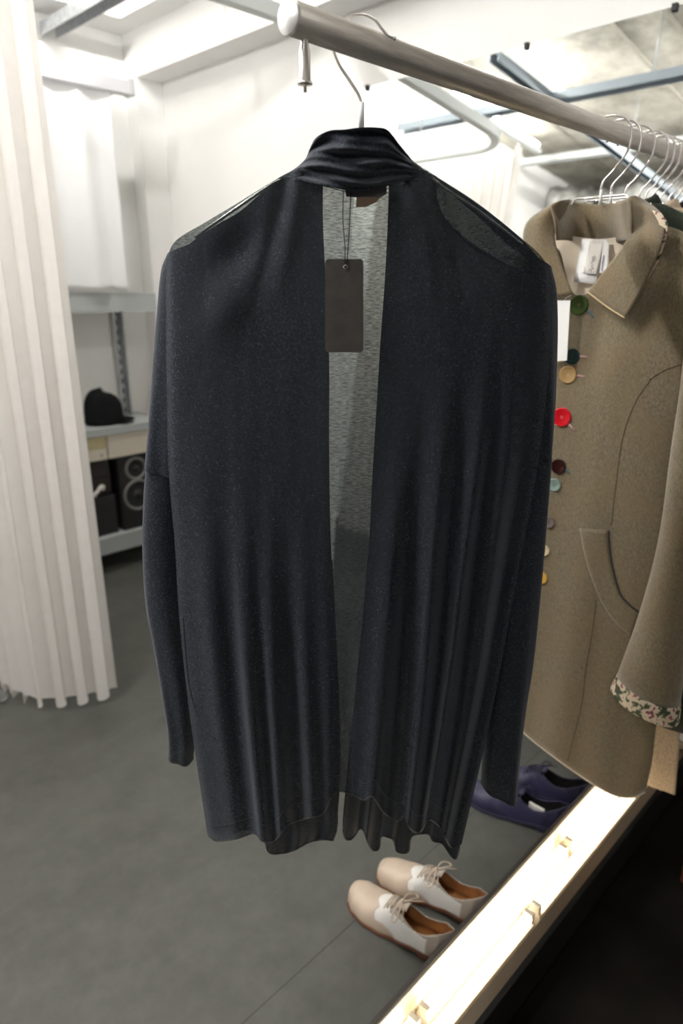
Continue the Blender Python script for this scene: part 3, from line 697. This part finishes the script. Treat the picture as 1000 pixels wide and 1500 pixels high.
# sleeve nearest the viewer, and the far one
SPL = (NX, 1.205)
rows = [(1016, 430, 1090, 400, 0.05, 0.05), (1008, 500, 1090, 480, 0.06, 0.03), (1000, 570, 1075, 560, 0.055), (986, 660, 1056, 665, 0.05), (967, 790, 1032, 800, 0.045), (937, 900, 1010, 925, 0.042), (906, 985, 994, 1036, 0.04)]
MB().grid(loft(rows, SPL, 30), True).build('sleeve', M['tweed'], coat, True, thick=0.002)
rows = [(906, 984, 995, 1034, 0.041), (901, 994, 994, 1050, 0.043), (896, 1004, 992, 1062, 0.043)]
MB().grid(loft(rows, SPL, 30), True).build('sleeve_cuff', M['floral'], coat, True, thick=0.002, label='floral print turn-up of the sleeve')
def far_sleeve():
    G = []
    for i in range(16):
        f = i / 15; c = Vector((PXc - 0.01, 0.885 + 0.05 * f, 1.38 - 0.80 * f)); hw = 0.05 - 0.01 * f
        G.append([c + Vector((0.03 * math.sin(2 * PI * k / 20), hw * math.cos(2 * PI * k / 20), 0)) for k in range(20)])
    return G
MB().grid(far_sleeve(), True).build('sleeve', M['tweed'], coat, True, thick=0.002)
# white swing tag on the coat
tg = MB().grid(coons([(812, 440), (835, 440)], [(806, 530), (830, 528)], [(812, 440), (806, 530)], [(835, 440), (830, 528)], 8, 5, (NX, 1.225), lambda s, t: 0.004 * s)).build('swing_tag', M['white_label'], coat, False, thick=0.001, label='plain white card tag')
MB().tube([on(826, 444, NX, 1.2235), on(828, 437, NX, 1.228), hit(842, 430, 0.004)], 0.0006, 5, smooth=3).build('tag_cord', M['white_label'], tg, True)

# ================================================================== BLACK CARDIGAN
D0 = 0.92
KP = (NF, D0)
card = thing('black_cardigan', on(530, 60, NF, D0), 'long black see-through jersey cardigan seen from behind at the near end of the rail', 'cardigan')
folds = [  # (s top, s bottom, width, amplitude, start t)
    (0.09, 0.10, 0.020, 0.010, 0.30), (0.17, 0.13, 0.022, -0.010, 0.35), (0.20, 0.19, 0.020, 0.012, 0.30), (0.27, 0.245, 0.018, 0.011, 0.38), (0.235, 0.215, 0.014, -0.010, 0.45),
    (0.33, 0.32, 0.020, -0.010, 0.45), (0.36, 0.36, 0.014, 0.010, 0.40), (0.41, 0.43, 0.02, 0.007, 0.5), (0.30, 0.29, 0.012, 0.006, 0.55),
    (0.52, 0.50, 0.012, -0.010, 0.65), (0.60, 0.60, 0.022, 0.013, 0.35), (0.655, 0.68, 0.014, -0.013, 0.35), (0.70, 0.755, 0.018, 0.014, 0.20), (0.745, 0.80, 0.012, -0.014, 0.22),
    (0.80, 0.85, 0.018, 0.012, 0.12), (0.845, 0.89, 0.012, -0.010, 0.12), (0.885, 0.93, 0.014, 0.012, 0.10), (0.93, 0.965, 0.012, -0.008, 0.15)]
def ball(s, s0, w_): return math.exp(-((s - s0) / w_) ** 2)
def kd(s, t):
    e_ = 1 - abs(2 * s - 1) ** 5
    d = 0.052 * e_ * (0.75 + 0.25 * t)
    for (a_, b_, w_, am, t0) in folds:
        k = smooth01(t, t0, min(1, t0 + 0.45)); d += am * 1.25 * k * ball(s, a_ + (b_ - a_) * t + 0.006 * math.sin(5 * t + 40 * a_), w_ * (2.1 - 0.6 * t))
    # soft hollows under the hanger shoulders, creases radiating from the neck
    d -= 0.016 * ball(s, 0.20, 0.05) * ball(t, 0.07, 0.035)
    d += 0.011 * ball(s, 0.17, 0.06) * ball(t, 0.15, 0.05)
    for (s0, ds, am) in ((0.60, 0.55, 0.011), (0.66, 0.9, -0.011), (0.56, 0.30, -0.009), (0.36, -0.5, 0.007), (0.33, -0.8, -0.007)):
        d += am * ball(s, s0 + ds * t * 0.6, 0.022) * smooth01(0.22 - t, 0, 0.16)
    d += 0.0012 * t * math.sin(60 * s + 4 * t) * e_
    return d
Tk = [(243, 380), (258, 352), (300, 326), (345, 299), (400, 265), (430, 249), (462, 238), (500, 232), (540, 231), (580, 234), (612, 241), (640, 259), (700, 298), (760, 346), (793, 376), (806, 402)]
Lk = [(243, 380), (243, 450), (244, 560), (247, 690), (256, 800), (262, 900), (272, 1000), (285, 1100), (304, 1224)]
Rk = [(806, 402), (806, 500), (798, 600), (785, 700), (766, 800), (747, 900), (729, 1000), (708, 1100), (676, 1236)]
Bk = [(304, 1224), (318, 1232), (345, 1229), (372, 1221), (384, 1232), (403, 1230), (425, 1206), (452, 1198), (474, 1190), (490, 1161), (514, 1163), (532, 1172), (546, 1167), (562, 1190), (584, 1201), (591, 1195), (602, 1215), (616, 1218), (628, 1200), (645, 1213), (660, 1240), (676, 1236)]
NR, NCc = 150, 240
Gk = coons(Tk, Bk, Lk, Rk, NR, NCc, KP, kd)
bk = MB().grid(Gk).build('back_panel', M['knit_back'], card, True)
hm = [(308, 1226)] 
MB().tube([p for p in Gk[-1]], 0.0012, 6).build('back_hem', M['knit_hem'], bk, True)
MB().tube([p - NF * 0.0008 for p in Gk[-5]], 0.0004, 5).build('hem_stitching', M['knit_hem'], bk, True)
kv = [tuple(p) for r in Gk for p in r]; kf = []
for i in range(NR - 1):
    for j in range(NCc - 1): kf.append([i * NCc + j, i * NCc + j + 1, (i + 1) * NCc + j + 1, (i + 1) * NCc + j])
kb = BVHTree.FromPolygons(kv, kf)
# front panels hang behind, their inner edges leave the bright strip
def fdl(s, t):
    e_ = 1 - (1 - s) ** 5
    return -0.012 - 0.040 * e_ + 0.012 * t * t * math.sin(26 * s + 1.0) * e_ + 0.004 * t * t * math.sin(55 * s)
def fdr(s, t):
    e_ = 1 - s ** 5
    return -0.012 - 0.040 * e_ + 0.014 * t * t * math.sin(34 * s + 0.5) * e_ + 0.005 * t * t * math.sin(60 * s + 2)
TL = [(250, 388), (272, 354), (312, 326), (352, 304), (398, 268), (440, 254), (473, 252)]
LL = [(250, 398), (247, 560), (250, 690), (258, 800), (264, 900), (274, 1000), (287, 1100), (308, 1215)]
RL = [(473, 252), (473, 330), (478, 430), (482, 530), (482, 660), (484, 780), (490, 900), (495, 1000), (498, 1100), (497, 1150), (494, 1190), (494, 1212), (488, 1231)]
BL = [(308, 1215), (335, 1222), (365, 1215), (385, 1228), (394, 1249), (412, 1250), (430, 1246), (452, 1234), (472, 1230), (488, 1231)]
Gl = coons(TL, BL, LL, RL, 70, 90, KP, fdl)
fl = MB().grid(Gl).build('front_panel', M['knit_front'], card, True)
MB().tube([p for p in Gl[-1]], 0.0013, 6).build('front_hem', M['knit_hem'], fl, True)
MB().tube([r[-1] for r in Gl[40:]], 0.0010, 6).build('front_edge', M['knit_hem'], fl, True)
TR = [(568, 250), (600, 254), (636, 262), (640, 296), (660, 330), (700, 362), (740, 385), (775, 398), (802, 405)]
LR = [(568, 250), (569, 290), (564, 400), (557, 500), (551, 600), (545, 700), (540, 800), (532, 900), (522, 1000), (514, 1080), (507, 1150), (503, 1195), (502, 1215)]
RRr = [(802, 405), (802, 500), (795, 600), (782, 700), (763, 800), (744, 900), (726, 1000), (706, 1100), (674, 1225)]
BR = [(502, 1215), (505, 1228), (513, 1230), (521, 1222), (526, 1214), (533, 1218), (540, 1238), (547, 1246), (555, 1243), (558, 1226), (566, 1226), (575, 1230), (580, 1246), (590, 1250), (599, 1246), (602, 1226), (614, 1222), (628, 1222), (634, 1232), (648, 1236), (660, 1254), (670, 1256), (674, 1225)]
Gx = coons(TR, BR, LR, RRr, 70, 110, KP, fdr)
fr_ = MB().grid(Gx).build('front_panel', M['knit_front'], card, True)
MB().tube([p for p in Gx[-1]], 0.0013, 6).build('front_hem', M['knit_hem'], fr_, True)
MB().tube([r[0] for r in Gx[40:]], 0.0010, 6).build('front_edge', M['knit_hem'], fr_, True)
# shoulder yoke (second layer along the right shoulder seam)
MB().grid(coons([(612, 243), (640, 260), (700, 299), (760, 347), (800, 392)], [(640, 262), (668, 290), (705, 322), (748, 362), (800, 396)], [(612, 243), (640, 262)], [(800, 392), (800, 396)], 6, 30, KP, lambda s, t: -0.004)).build('shoulder_yoke', M['knit_solid'], card, True)
MB().grid(coons([(620, 252), (660, 278), (706, 310), (752, 352), (800, 396)], [(634, 262), (640, 300), (668, 342), (710, 375), (800, 410)], [(620, 252), (634, 262)], [(800, 396), (800, 410)], 8, 30, KP, lambda s, t: -0.014)).build('shoulder_facing', M['knit_lens'], card, True)
# sleeves
def sf(w_, t): return 0.10 * t * math.sin(5 * w_ + 3 * t) + 0.05 * math.sin(3 * w_ + 6 * t)
rows = [(246, 372, 300, 352, 0.020, 0.038), (236, 400, 300, 400, 0.028, 0.038), (229, 470, 300, 470, 0.032, 0.038), (222, 560, 290, 560, 0.032, 0.038), (216, 640, 276, 650, 0.030, 0.038), (212, 682, 270, 696, 0.030, 0.038)]
MB().grid(loft(rows, KP, 36, sf), True).build('sleeve', M['knit_sleeve'], card, True)
rows = [(215, 683, 268, 697, 0.027, 0.038), (211, 730, 268, 740, 0.027, 0.038), (209, 800, 268, 800, 0.027, 0.038), (213, 880, 272, 880, 0.027, 0.038), (224, 940, 278, 945, 0.026, 0.038), (236, 1010, 284, 1015, 0.025, 0.038), (245, 1065, 286, 1075, 0.023, 0.038), (247, 1103, 282, 1112, 0.022, 0.038)]
Gs = loft(rows, KP, 36, sf); s1 = MB().grid(Gs, True).build('lower_sleeve', M['knit_sleeve'], card, True)
MB().tube(Gs[-1] + [Gs[-1][0]], 0.0013, 6).build('sleeve_hem', M['knit_hem'], s1, True)
rows = [(770, 372, 806, 392, 0.020, 0.038), (760, 420, 813, 430, 0.030, 0.038), (755, 500, 815, 500, 0.032, 0.038), (750, 580, 813, 590, 0.032, 0.038), (745, 660, 808, 670, 0.030, 0.038)]
MB().grid(loft(rows, KP, 36, sf), True).build('sleeve', M['knit_sleeve'], card, True)
rows = [(746, 660, 807, 670, 0.027, 0.038), (738, 760, 799, 765, 0.027, 0.038), (728, 860, 791, 860, 0.027, 0.038), (720, 960, 781, 965, 0.026, 0.038), (713, 1040, 769, 1048, 0.025, 0.038), (707, 1110, 761, 1120, 0.024, 0.038), (705, 1148, 756, 1172, 0.023, 0.038)]
Gs = loft(rows, KP, 36, sf); s2 = MB().grid(Gs, True).build('lower_sleeve', M['knit_sleeve'], card, True)
MB().tube(Gs[-1] + [Gs[-1][0]], 0.0013, 6).build('sleeve_hem', M['knit_hem'], s2, True)
# pocket edges
def kh(px, py, off=0.001): return hit(px, py, off, kb)
MB().tube([kh(x, y) for x, y in resample([(268, 905), (272, 960), (278, 1010), (290, 1050), (304, 1072), (318, 1082)], 24)], 0.0011, 6).build('pocket_edge', M['knit_hem'], card, True)
MB().tube([kh(x, y) for x, y in resample([(722, 1050), (714, 1068), (703, 1080), (694, 1085)], 16)], 0.0009, 6).build('pocket_edge', M['knit_hem'], card, True)
# rolled collar
ck = []
CT = [(452, 222), (462, 203), (482, 192), (505, 190), (528, 187), (552, 187), (568, 191), (585, 212), (602, 234)]
CB = [(405, 262), (430, 262), (455, 268), (485, 274), (515, 280), (545, 278), (575, 270), (605, 262), (640, 259)]
CL = [(452, 222), (446, 234), (430, 248), (405, 262)]
CR = [(602, 234), (610, 243), (622, 250), (640, 259)]
def cd(s, t):
    e_ = 1 - abs(2 * s - 1) ** 2.5
    d = 0.020 + 0.048 * e_ + 0.010 * (1 - t) * e_
    d += 0.007 * math.sin(2 * PI * (t * 3.1 + 0.35 * math.sin(3 * s) + 0.1)) * (0.3 + 0.7 * e_) * (1 - t * 0.5)
    d += 0.0035 * math.sin(2 * PI * (t * 5.7 - 1.3 * s)) * e_
    d += 0.003 * math.sin(17 * s + 9 * t)
    return d
Gc = coons(CT, CB, CL, CR, 60, 90, KP, cd)
# fold the top edge over and down the inside so that the collar has a body
inner = []
for k in range(1, 9):
    f = k / 8; inner.append([p + NF * (0.020 * math.sin(PI / 2 * f) * (1 - abs(2 * j / 89 - 1) ** 3)) - NZ * (0.030 * f * f - 0.004 * math.sin(PI * f)) for j, p in enumerate(Gc[0])])
MB().grid(inner[::-1] + Gc).build('rolled_collar', M['knit_solid'], card, True)
MB().tube([kh(x, y, 0.002) for x, y in resample([(430, 262), (470, 271), (515, 282), (560, 278), (612, 262)], 30)], 0.0006, 5).build('neck_seam', M['knit_solid'], card, True)
# neck label and swing tag inside, seen through the jersey
LP_ = (NF, D0 - 0.0545)
lg = mk('neck_label', [on(x, y, *LP_) for x, y in ((504, 272), (566, 272), (566, 284), (558, 289), (521, 289), (507, 288))], [[0, 1, 2, 3, 4, 5]], M['label_grey'], card, False)
mk('label_corner', [on(x, y, NF, D0 - 0.0550) for x, y in ((522, 289), (557, 289), (550, 297), (536, 303), (521, 304))], [[0, 1, 2, 3, 4]], M['label_brown'], lg, False, label='brown corner of the neck label')
TP = (NF, D0 - 0.0565)
def rrect(x0, y0, x1, y1, r, n=5):
    o = []
    for cx, cy, a0 in ((x1 - r, y0 + r, -90), (x1 - r, y1 - r, 0), (x0 + r, y1 - r, 90), (x0 + r, y0 + r, 180)):
        for k in range(n + 1):
            w_ = math.radians(a0 + 90 * k / n); o.append((cx + r * math.cos(w_), cy + r * math.sin(w_)))
    return o
q = rrect(476, 379.5, 532, 516, 5)
vs = [on(x, y, *TP) for x, y in q]; nq = len(vs); vs += [v + NF * 0.0012 for v in vs]
st = mk('swing_tag', vs, [list(range(nq)), list(range(2 * nq - 1, nq - 1, -1))] + [[i, (i + 1) % nq, nq + (i + 1) % nq, nq + i] for i in range(nq)], M['tag_dark'], card, False, label='charcoal card tag with rounded corners')
MB().tube([on(x, y, NF, TP[1] - 0.001) for x, y in ((506, 387.5), (509.5, 391), (506, 395), (502.5, 391), (506, 387.5))], 0.0006, 5).build('tag_eyelet', M['tag_ring'], st, True)
MB().tube([on(x, y, NF, TP[1] - 0.001) for x, y in ((505, 390), (505, 360), (502, 320), (503, 274))], 0.0006, 5, smooth=4).tube([on(x, y, NF, TP[1] - 0.001) for x, y in ((507, 390), (510, 360), (512, 320), (514, 276))], 0.0006, 5, smooth=4).build('tag_cord', M['cord'], st, True)
# its hanger
HP = (NF, D0)
hg = thing('coat_hanger', on(530, 60, NF, D0), 'chrome hanger of the black cardigan, its hook over the near end of the rail', 'hanger')
hp = [(529, 196), (529, 150), (513, 120), (496, 94), (487.5, 70), (486, 50), (494, 34), (512, 24), (532, 22), (548, 29), (558, 41), (567, 51), (577, 56)]
MB().tube([on(x, y, *HP) for x, y in hp], 0.0017, 10, smooth=6).build('hook', M['chrome'], hg, True)
MB().lathe([(0, -0.0024), (0.0024, 0), (0.0024, 0.002), (0, 0.0028)], on(577, 56, *HP), Rv - NZ * 0.4, 12).build('hook_tip', M['chrome'], hg, True)
MB().tube([on(529, 150, *HP), on(529, 186, *HP)], 0.0036, 12).build('hook_sleeve', M['plastic_clear'], hg, True)
MB().tube([on(x, y, *HP) for x, y in ((285, 348), (330, 316), (395, 271), (440, 246), (490, 215), (510, 197), (550, 197), (585, 222), (640, 268), (700, 308), (765, 358))], 0.002, 8).build('shoulder_wire', M['chrome'], hg, True)

# ================================================================== LIGHT TROUGH UNDER THE RAIL
TY0, TY1, TZ = 0.440, 0.590, 0.12
TX0, TX1 = 0.15, 1.93
tr_ = thing('light_trough', ((TX0 + TX1) / 2, (TY0 + TY1) / 2, 0), 'long black trough of glowing warm tubes on the floor below the clothes rail', 'light trough')
MB().box((TX0, TY1 - 0.010, 0), (TX1, TY1, TZ), 0.001).build('back_board', M['rim'], tr_)
MB().box((TX0, TY0, 0), (TX1, TY0 + 0.012, TZ), 0.001).build('front_board', M['black'], tr_)
MB().box((TX0, TY0 + 0.012, 0.0), (TX1, TY1 - 0.010, 0.02)).build('reflector_floor', M['reflector'], tr_)
MB().box((TX0, TY1 - 0.013, 0.02), (TX1, TY1 - 0.010, TZ - 0.006)).build('reflector_side', M['reflector'], tr_)
MB().box((TX0, TY0 + 0.0125, 0.088), (TX1, TY0 + 0.044, 0.091)).box((TX0, TY0 + 0.012, 0.02), (TX1, TY0 + 0.0128, 0.088)).build('steel_lip', M['warmsteel'], tr_)
for xe in (TX0, TX1 - 0.01): MB().box((xe, TY0 + 0.0125, 0.02), (xe + 0.01, TY1 - 0.0135, TZ - 0.004)).build('end_board', M['rim'], tr_)
segs = [(0.20, 0.77, 0.556), (0.79, 1.36, 0.556), (1.38, 1.90, 0.556), (0.17, 0.70, 0.518), (0.72, 1.13, 0.518), (1.15, 1.88, 0.518)]
for (xa, xb, y) in segs:
    bt = MB().box((xa, y - 0.015, 0.0202), (xb, y + 0.015, 0.052), 0.002).build('batten', M['reflector'], tr_)
    MB().tube([(xa + 0.012, y, 0.064), (xb - 0.012, y, 0.064)], 0.0105, 14).build('tube_light', M['tube'], bt, True)
    for xs_ in (xa, xb - 0.012): MB().box((xs_, y - 0.011, 0.0522), (xs_ + 0.012, y + 0.011, 0.076), 0.001).build('tube_socket', M['reflector'], bt)
cbp = [(0.715, 0.50, 0.066), (0.705, 0.480, 0.092), (0.69, 0.462, 0.093), (0.665, 0.455, 0.092)]
MB().tube(cbp, 0.0012, 6, smooth=4).build('lamp_wire', M['rim'], tr_, True)
# dark platform on the viewer's side
tag(MB().box((-0.6, -1.8, 0.0005), (1.965, TY0 - 0.002, 0.02), 0.002).build('platform', M['dark_floor']), 'low black platform along the front of the glowing trough', 'platform')
wb = on(992, 1290, NZ, 0.021)
tag(MB().box((wb.x, wb.y - 0.09, 0.0205), (wb.x + 0.07, wb.y - 0.004, 0.085), 0.004).build('wooden_block', M['wood']), 'reddish brown wooden block at the right picture edge, on the black platform', 'block')

# ================================================================== SHOES
def shoe(loc, ang, L_, mats, label, group, flip=1, hi=1.0):
    o = thing('shoe', (loc[0], loc[1], 0), label, 'shoe', group)
    ca, sa = math.cos(ang), math.sin(ang)
    def W(x, y, z): x *= flip; return Vector((loc[0] + x * ca - y * sa, loc[1] + x * sa + y * ca, z))
    def interp(tab, u):
        for (a, va), (b, vb) in zip(tab, tab[1:]):
            if u <= b:
                k = (u - a) / (b - a); k = k * k * (3 - 2 * k); return va + (vb - va) * k
        return tab[-1][1]
    hw = [(0, 0.004), (0.03, 0.018), (0.10, 0.030), (0.25, 0.032), (0.45, 0.033), (0.62, 0.042), (0.75, 0.045), (0.88, 0.041), (0.96, 0.029), (0.99, 0.016), (1.0, 0.004)]
    cx = [(0, 0.0), (0.4, -0.003), (0.7, 0.003), (1.0, 0.010)]
    ht = [(0, 0.075), (0.10, 0.078), (0.30, 0.062), (0.42, 0.070), (0.52, 0.068), (0.65, 0.052), (0.80, 0.040), (0.92, 0.036), (0.98, 0.028), (1.0, 0.014)]
    bz = [(0, 0.022), (0.28, 0.020), (0.45, 0.012), (0.65, 0.007), (0.9, 0.008), (1.0, 0.012)]
    NU, NT = 110, 72
    def pt(u, th, k=1.0, dz=0.0):
        w_ = interp(hw, u) * k; h_ = (interp(ht, u) * hi) ; c_ = interp(cx, u); z0 = interp(bz, u)
        ct, s_ = math.cos(th), math.sin(th)
        x = w_ * (abs(ct) ** 0.75) * (1 if ct > 0 else -1) * (1.0 - 0.30 * max(0, s_) * (1 - u) * (1 if u < 0.6 else 0.5))
        return W(c_ + x, u * L_ , z0 + (h_) * (max(0, s_) ** 0.85) * k + dz)
    def opn(u):   # half width (in angle from the top) of the foot opening
        if u < 0.012 or u > 0.50: return 0.0
        f = (u - 0.012) / 0.488
        return 0.98 * math.sin(PI * min(1, f * 0.97 + 0.03)) ** 0.5 * (1 if f < 0.55 else 1 - 0.25 * (f - 0.55) / 0.45)
    parts = {'toe_cap': [], 'wing': [], 'quarter': []}
    V = [[pt(i / NU, PI * j / NT) for j in range(NT + 1)] for i in range(NU + 1)]
    Vi = [[pt(i / NU, PI * j / NT, 0.93, 0.001) for j in range(NT + 1)] for i in range(NU + 1)]
    flin = []
    for i in range(NU):
        for j in range(NT):
            u = (i + 0.5) / NU; th = PI * (j + 0.5) / NT; dt = abs(th - PI / 2)
            if dt < opn(u): continue
            sc = 0.655 + 0.035 * abs(math.cos(dt * 3.6)) - 0.03 * min(1, dt)
            if dt > 1.15: sc = 0.60 - 0.35 * (dt - 1.15)
            k = 'toe_cap'
            if u < sc: k = 'wing'
            if u < 0.535 and dt < 0.70 + 1.3 * max(0, 0.50 - u): k = 'quarter'
            if u < 0.18: k = 'quarter'
            parts[k].append((i, j)); flin.append((i, j))
    for k, cells in parts.items():
        idx = {}; vs = []; fs = []
        for (i, j) in cells:
            f = []
            for (a, b) in ((i, j), (i, j + 1), (i + 1, j + 1), (i + 1, j)):
                if (a, b) not in idx: idx[(a, b)] = len(vs); vs.append(V[a][b])
                f.append(idx[(a, b)])
            fs.append(f)
        mk(k, vs, fs, mats[k], o, True, thick=0.0018)
    idx = {}; vs = []; fs = []
    for (i, j) in flin:
        if i > 70: continue
        f = []
        for (a, b) in ((i, j), (i, j + 1), (i + 1, j + 1), (i + 1, j)):
            if (a, b) not in idx: idx[(a, b)] = len(vs); vs.append(Vi[a][b])
            f.append(idx[(a, b)])
        fs.append(f)
    mk('shoe_lining', vs, fs, mats['lining'], o, True)
    G = []
    for i in range(40):
        u = 0.01 + 0.80 * i / 39; w_ = interp(hw, u) * 0.9; c_ = interp(cx, u); z0 = interp(bz, u) + 0.003
        G.append([W(c_ + w_ * x, u * L_, z0) for x in (-1, -0.5, 0, 0.5, 1)])
    MB().grid(G).build('insole', mats['insole'], o, True, thick=0.001)
    # outsole with heel
    out = []
    for i in range(41):
        u = i / 40; out.append((interp(cx, u) + interp(hw, u) * 1.07 + 0.001, u * L_ + (0.003 if u > 0.9 else 0) - (0.002 if u < 0.05 else 0), interp(bz, u)))
    out += [(2 * interp(cx, i / 40) - (interp(cx, i / 40) + interp(hw, i / 40) * 1.07 + 0.001), i / 40 * L_ + (0.003 if i > 36 else 0) - (0.002 if i < 2 else 0), interp(bz, i / 40)) for i in range(40, -1, -1)]
    n2 = len(out); vs = [W(x, y, z + 0.0015) for x, y, z in out] + [W(x, y, max(0.0012, z - 0.0065)) for x, y, z in out]
    h2 = n2 // 2
    fs = [[i, (i + 1) % n2, n2 + (i + 1) % n2, n2 + i] for i in range(n2)]
    for i in range(h2 - 1):
        fs.append([i, i + 1, n2 - 2 - i, n2 - 1 - i]); fs.append([n2 + i, n2 + n2 - 1 - i, n2 + n2 - 2 - i, n2 + i + 1])
    mk('outsole', vs, fs, mats['sole'], o, False)
    hv = []
    hl = [(interp(cx, u) + s_ * interp(hw, u) * (1.03), u * L_) for s_, us in ((1, [k / 40 for k in range(0, 11)]), (-1, [k / 40 for k in range(10, -1, -1)])) for u in us]
    nh = len(hl)
    hv = [W(x, y, 0.0165) for x, y in hl] + [W(x * 0.96, y * 0.96 + 0.001, 0.0006) for x, y in hl]
    mk('heel', hv, [list(range(nh)), list(range(2 * nh - 1, nh - 1, -1))] + [[i, (i + 1) % nh, nh + (i + 1) % nh, nh + i] for i in range(nh)], mats['sole'], o, False)
    # tongue and laces
    G = []
    for i in range(10):
        u = 0.40 + 0.16 * i / 9
        G.append([pt(u, PI / 2 + q * 0.42, 0.97, 0.001 + 0.008 * (1 - i / 9)) for q in (-1, -0.6, -0.2, 0.2, 0.6, 1)])
    MB().grid(G).build('tongue', mats['quarter'], o, True, thick=0.0015)
    if mats.get('lace'):
        lc = MB()
        for k in range(4):
            u = 0.475 + 0.032 * k
            lc.tube([pt(u, PI / 2 - 0.5, 1.03, 0.001), pt(u + 0.01, PI / 2 - 0.15, 1.03, 0.0035), pt(u + 0.016, PI / 2 + 0.15, 1.03, 0.0035), pt(u + 0.028, PI / 2 + 0.5, 1.03, 0.001)], 0.0014, 6, smooth=3)
            lc.tube([pt(u, PI / 2 + 0.5, 1.03, 0.001), pt(u + 0.01, PI / 2 + 0.15, 1.03, 0.003), pt(u + 0.016, PI / 2 - 0.15, 1.03, 0.003), pt(u + 0.028, PI / 2 - 0.5, 1.03, 0.001)], 0.0014, 6, smooth=3)
        c = pt(0.47, PI / 2, 1.03, 0.006)
        for sx_, ln in ((-1, 0.046), (1, 0.040)):
            d1 = Vector((sx_ * 0.9, -0.25, 0)).normalized(); nrm = Vector((-d1.y, d1.x, 0))
            lc.tube([c, c + d1 * ln * 0.5 + nrm * 0.006 + NZ * 0.004, c + d1 * ln + nrm * 0.006 - NZ * 0.006, c + d1 * ln * 1.05 - nrm * 0.004 - NZ * 0.008, c + d1 * ln * 0.5 - nrm * 0.006 - NZ * 0.0, c], 0.0017, 6, smooth=5)
            lc.tube([c, c + d1 * 0.02 - nrm * 0.012 * sx_ + NZ * 0.002, c + d1 * 0.045 - nrm * 0.02 * sx_ - NZ * 0.006], 0.0013, 6, smooth=4)
        lc.lathe([(0, -0.003), (0.004, -0.001), (0.004, 0.002), (0, 0.004)], c, NZ, 10)
        lc.build('laces', mats['lace'], o, True)
    return o
SM = {'toe_cap': M['beige_leather'], 'wing': M['white_leather'], 'quarter': M['taupe_leather'], 'lining': M['tan'], 'insole': M['tan'], 'sole': M['sole'], 'lace': M['lace']}
shoe((0.955, 0.600), math.radians(7), 0.280, SM, 'beige and white laced brogue nearer the camera, its heel against the trough', 'beige and white pair of brogues', 1)
shoe((1.082, 0.600), math.radians(9), 0.280, SM, 'beige and white laced brogue on the side nearer the mirror, laces trailing', 'beige and white pair of brogues', -1)
PM = {'toe_cap': M['purple'], 'wing': M['purple'], 'quarter': M['purple'], 'lining': M['black_inside'], 'insole': M['black_inside'], 'sole': M['purple_dark'], 'lace': M['purple_dark']}
ps = shoe((1.475, 0.600), math.radians(13), 0.300, PM, 'dark purple shoe behind the cardigan cuff, a pale size strip inside it', 'dark purple pair of shoes', 1)
MB().box((1.440, 0.655, 0.045), (1.446, 0.70, 0.066), 0.001).build('size_strip', M['white_leather'], ps)
shoe((1.597, 0.600), math.radians(13), 0.300, PM, 'dark purple shoe farther from the camera, mostly hidden behind the first', 'dark purple pair of shoes', -1)

# ================================================================== CAMERA
cam = bpy.data.cameras.new('camera'); co = bpy.data.objects.new('camera', cam); link(co)
co.location = EYE
look = (Fv * math.cos(PITCH) - NZ * math.sin(PITCH)).normalized(); up = (Fv * math.sin(PITCH) + NZ * math.cos(PITCH)).normalized()
co.rotation_euler = Matrix((Rv, up, -look)).transposed().to_euler()
cam.sensor_fit = 'VERTICAL'; cam.sensor_height = 36; cam.sensor_width = 24; cam.lens = 36 * FPX / 1500
cam.clip_start = 0.02
cam.dof.use_dof = True; cam.dof.focus_distance = 0.92; cam.dof.aperture_fstop = 3.5
scene.camera = co
vs_ = scene.view_settings
scene.display_settings.display_device = 'sRGB'
vs_.view_transform = 'Standard'; vs_.look = 'None'; vs_.gamma = 1; vs_.exposure = 0.42; vs_.use_curve_mapping = False
cy = scene.cycles
cy.use_denoising = True; cy.max_bounces = 10; cy.diffuse_bounces = 5; cy.glossy_bounces = 4; cy.transparent_max_bounces = 24
cy.sample_clamp_indirect = 6; cy.caustics_reflective = False; cy.caustics_refractive = False
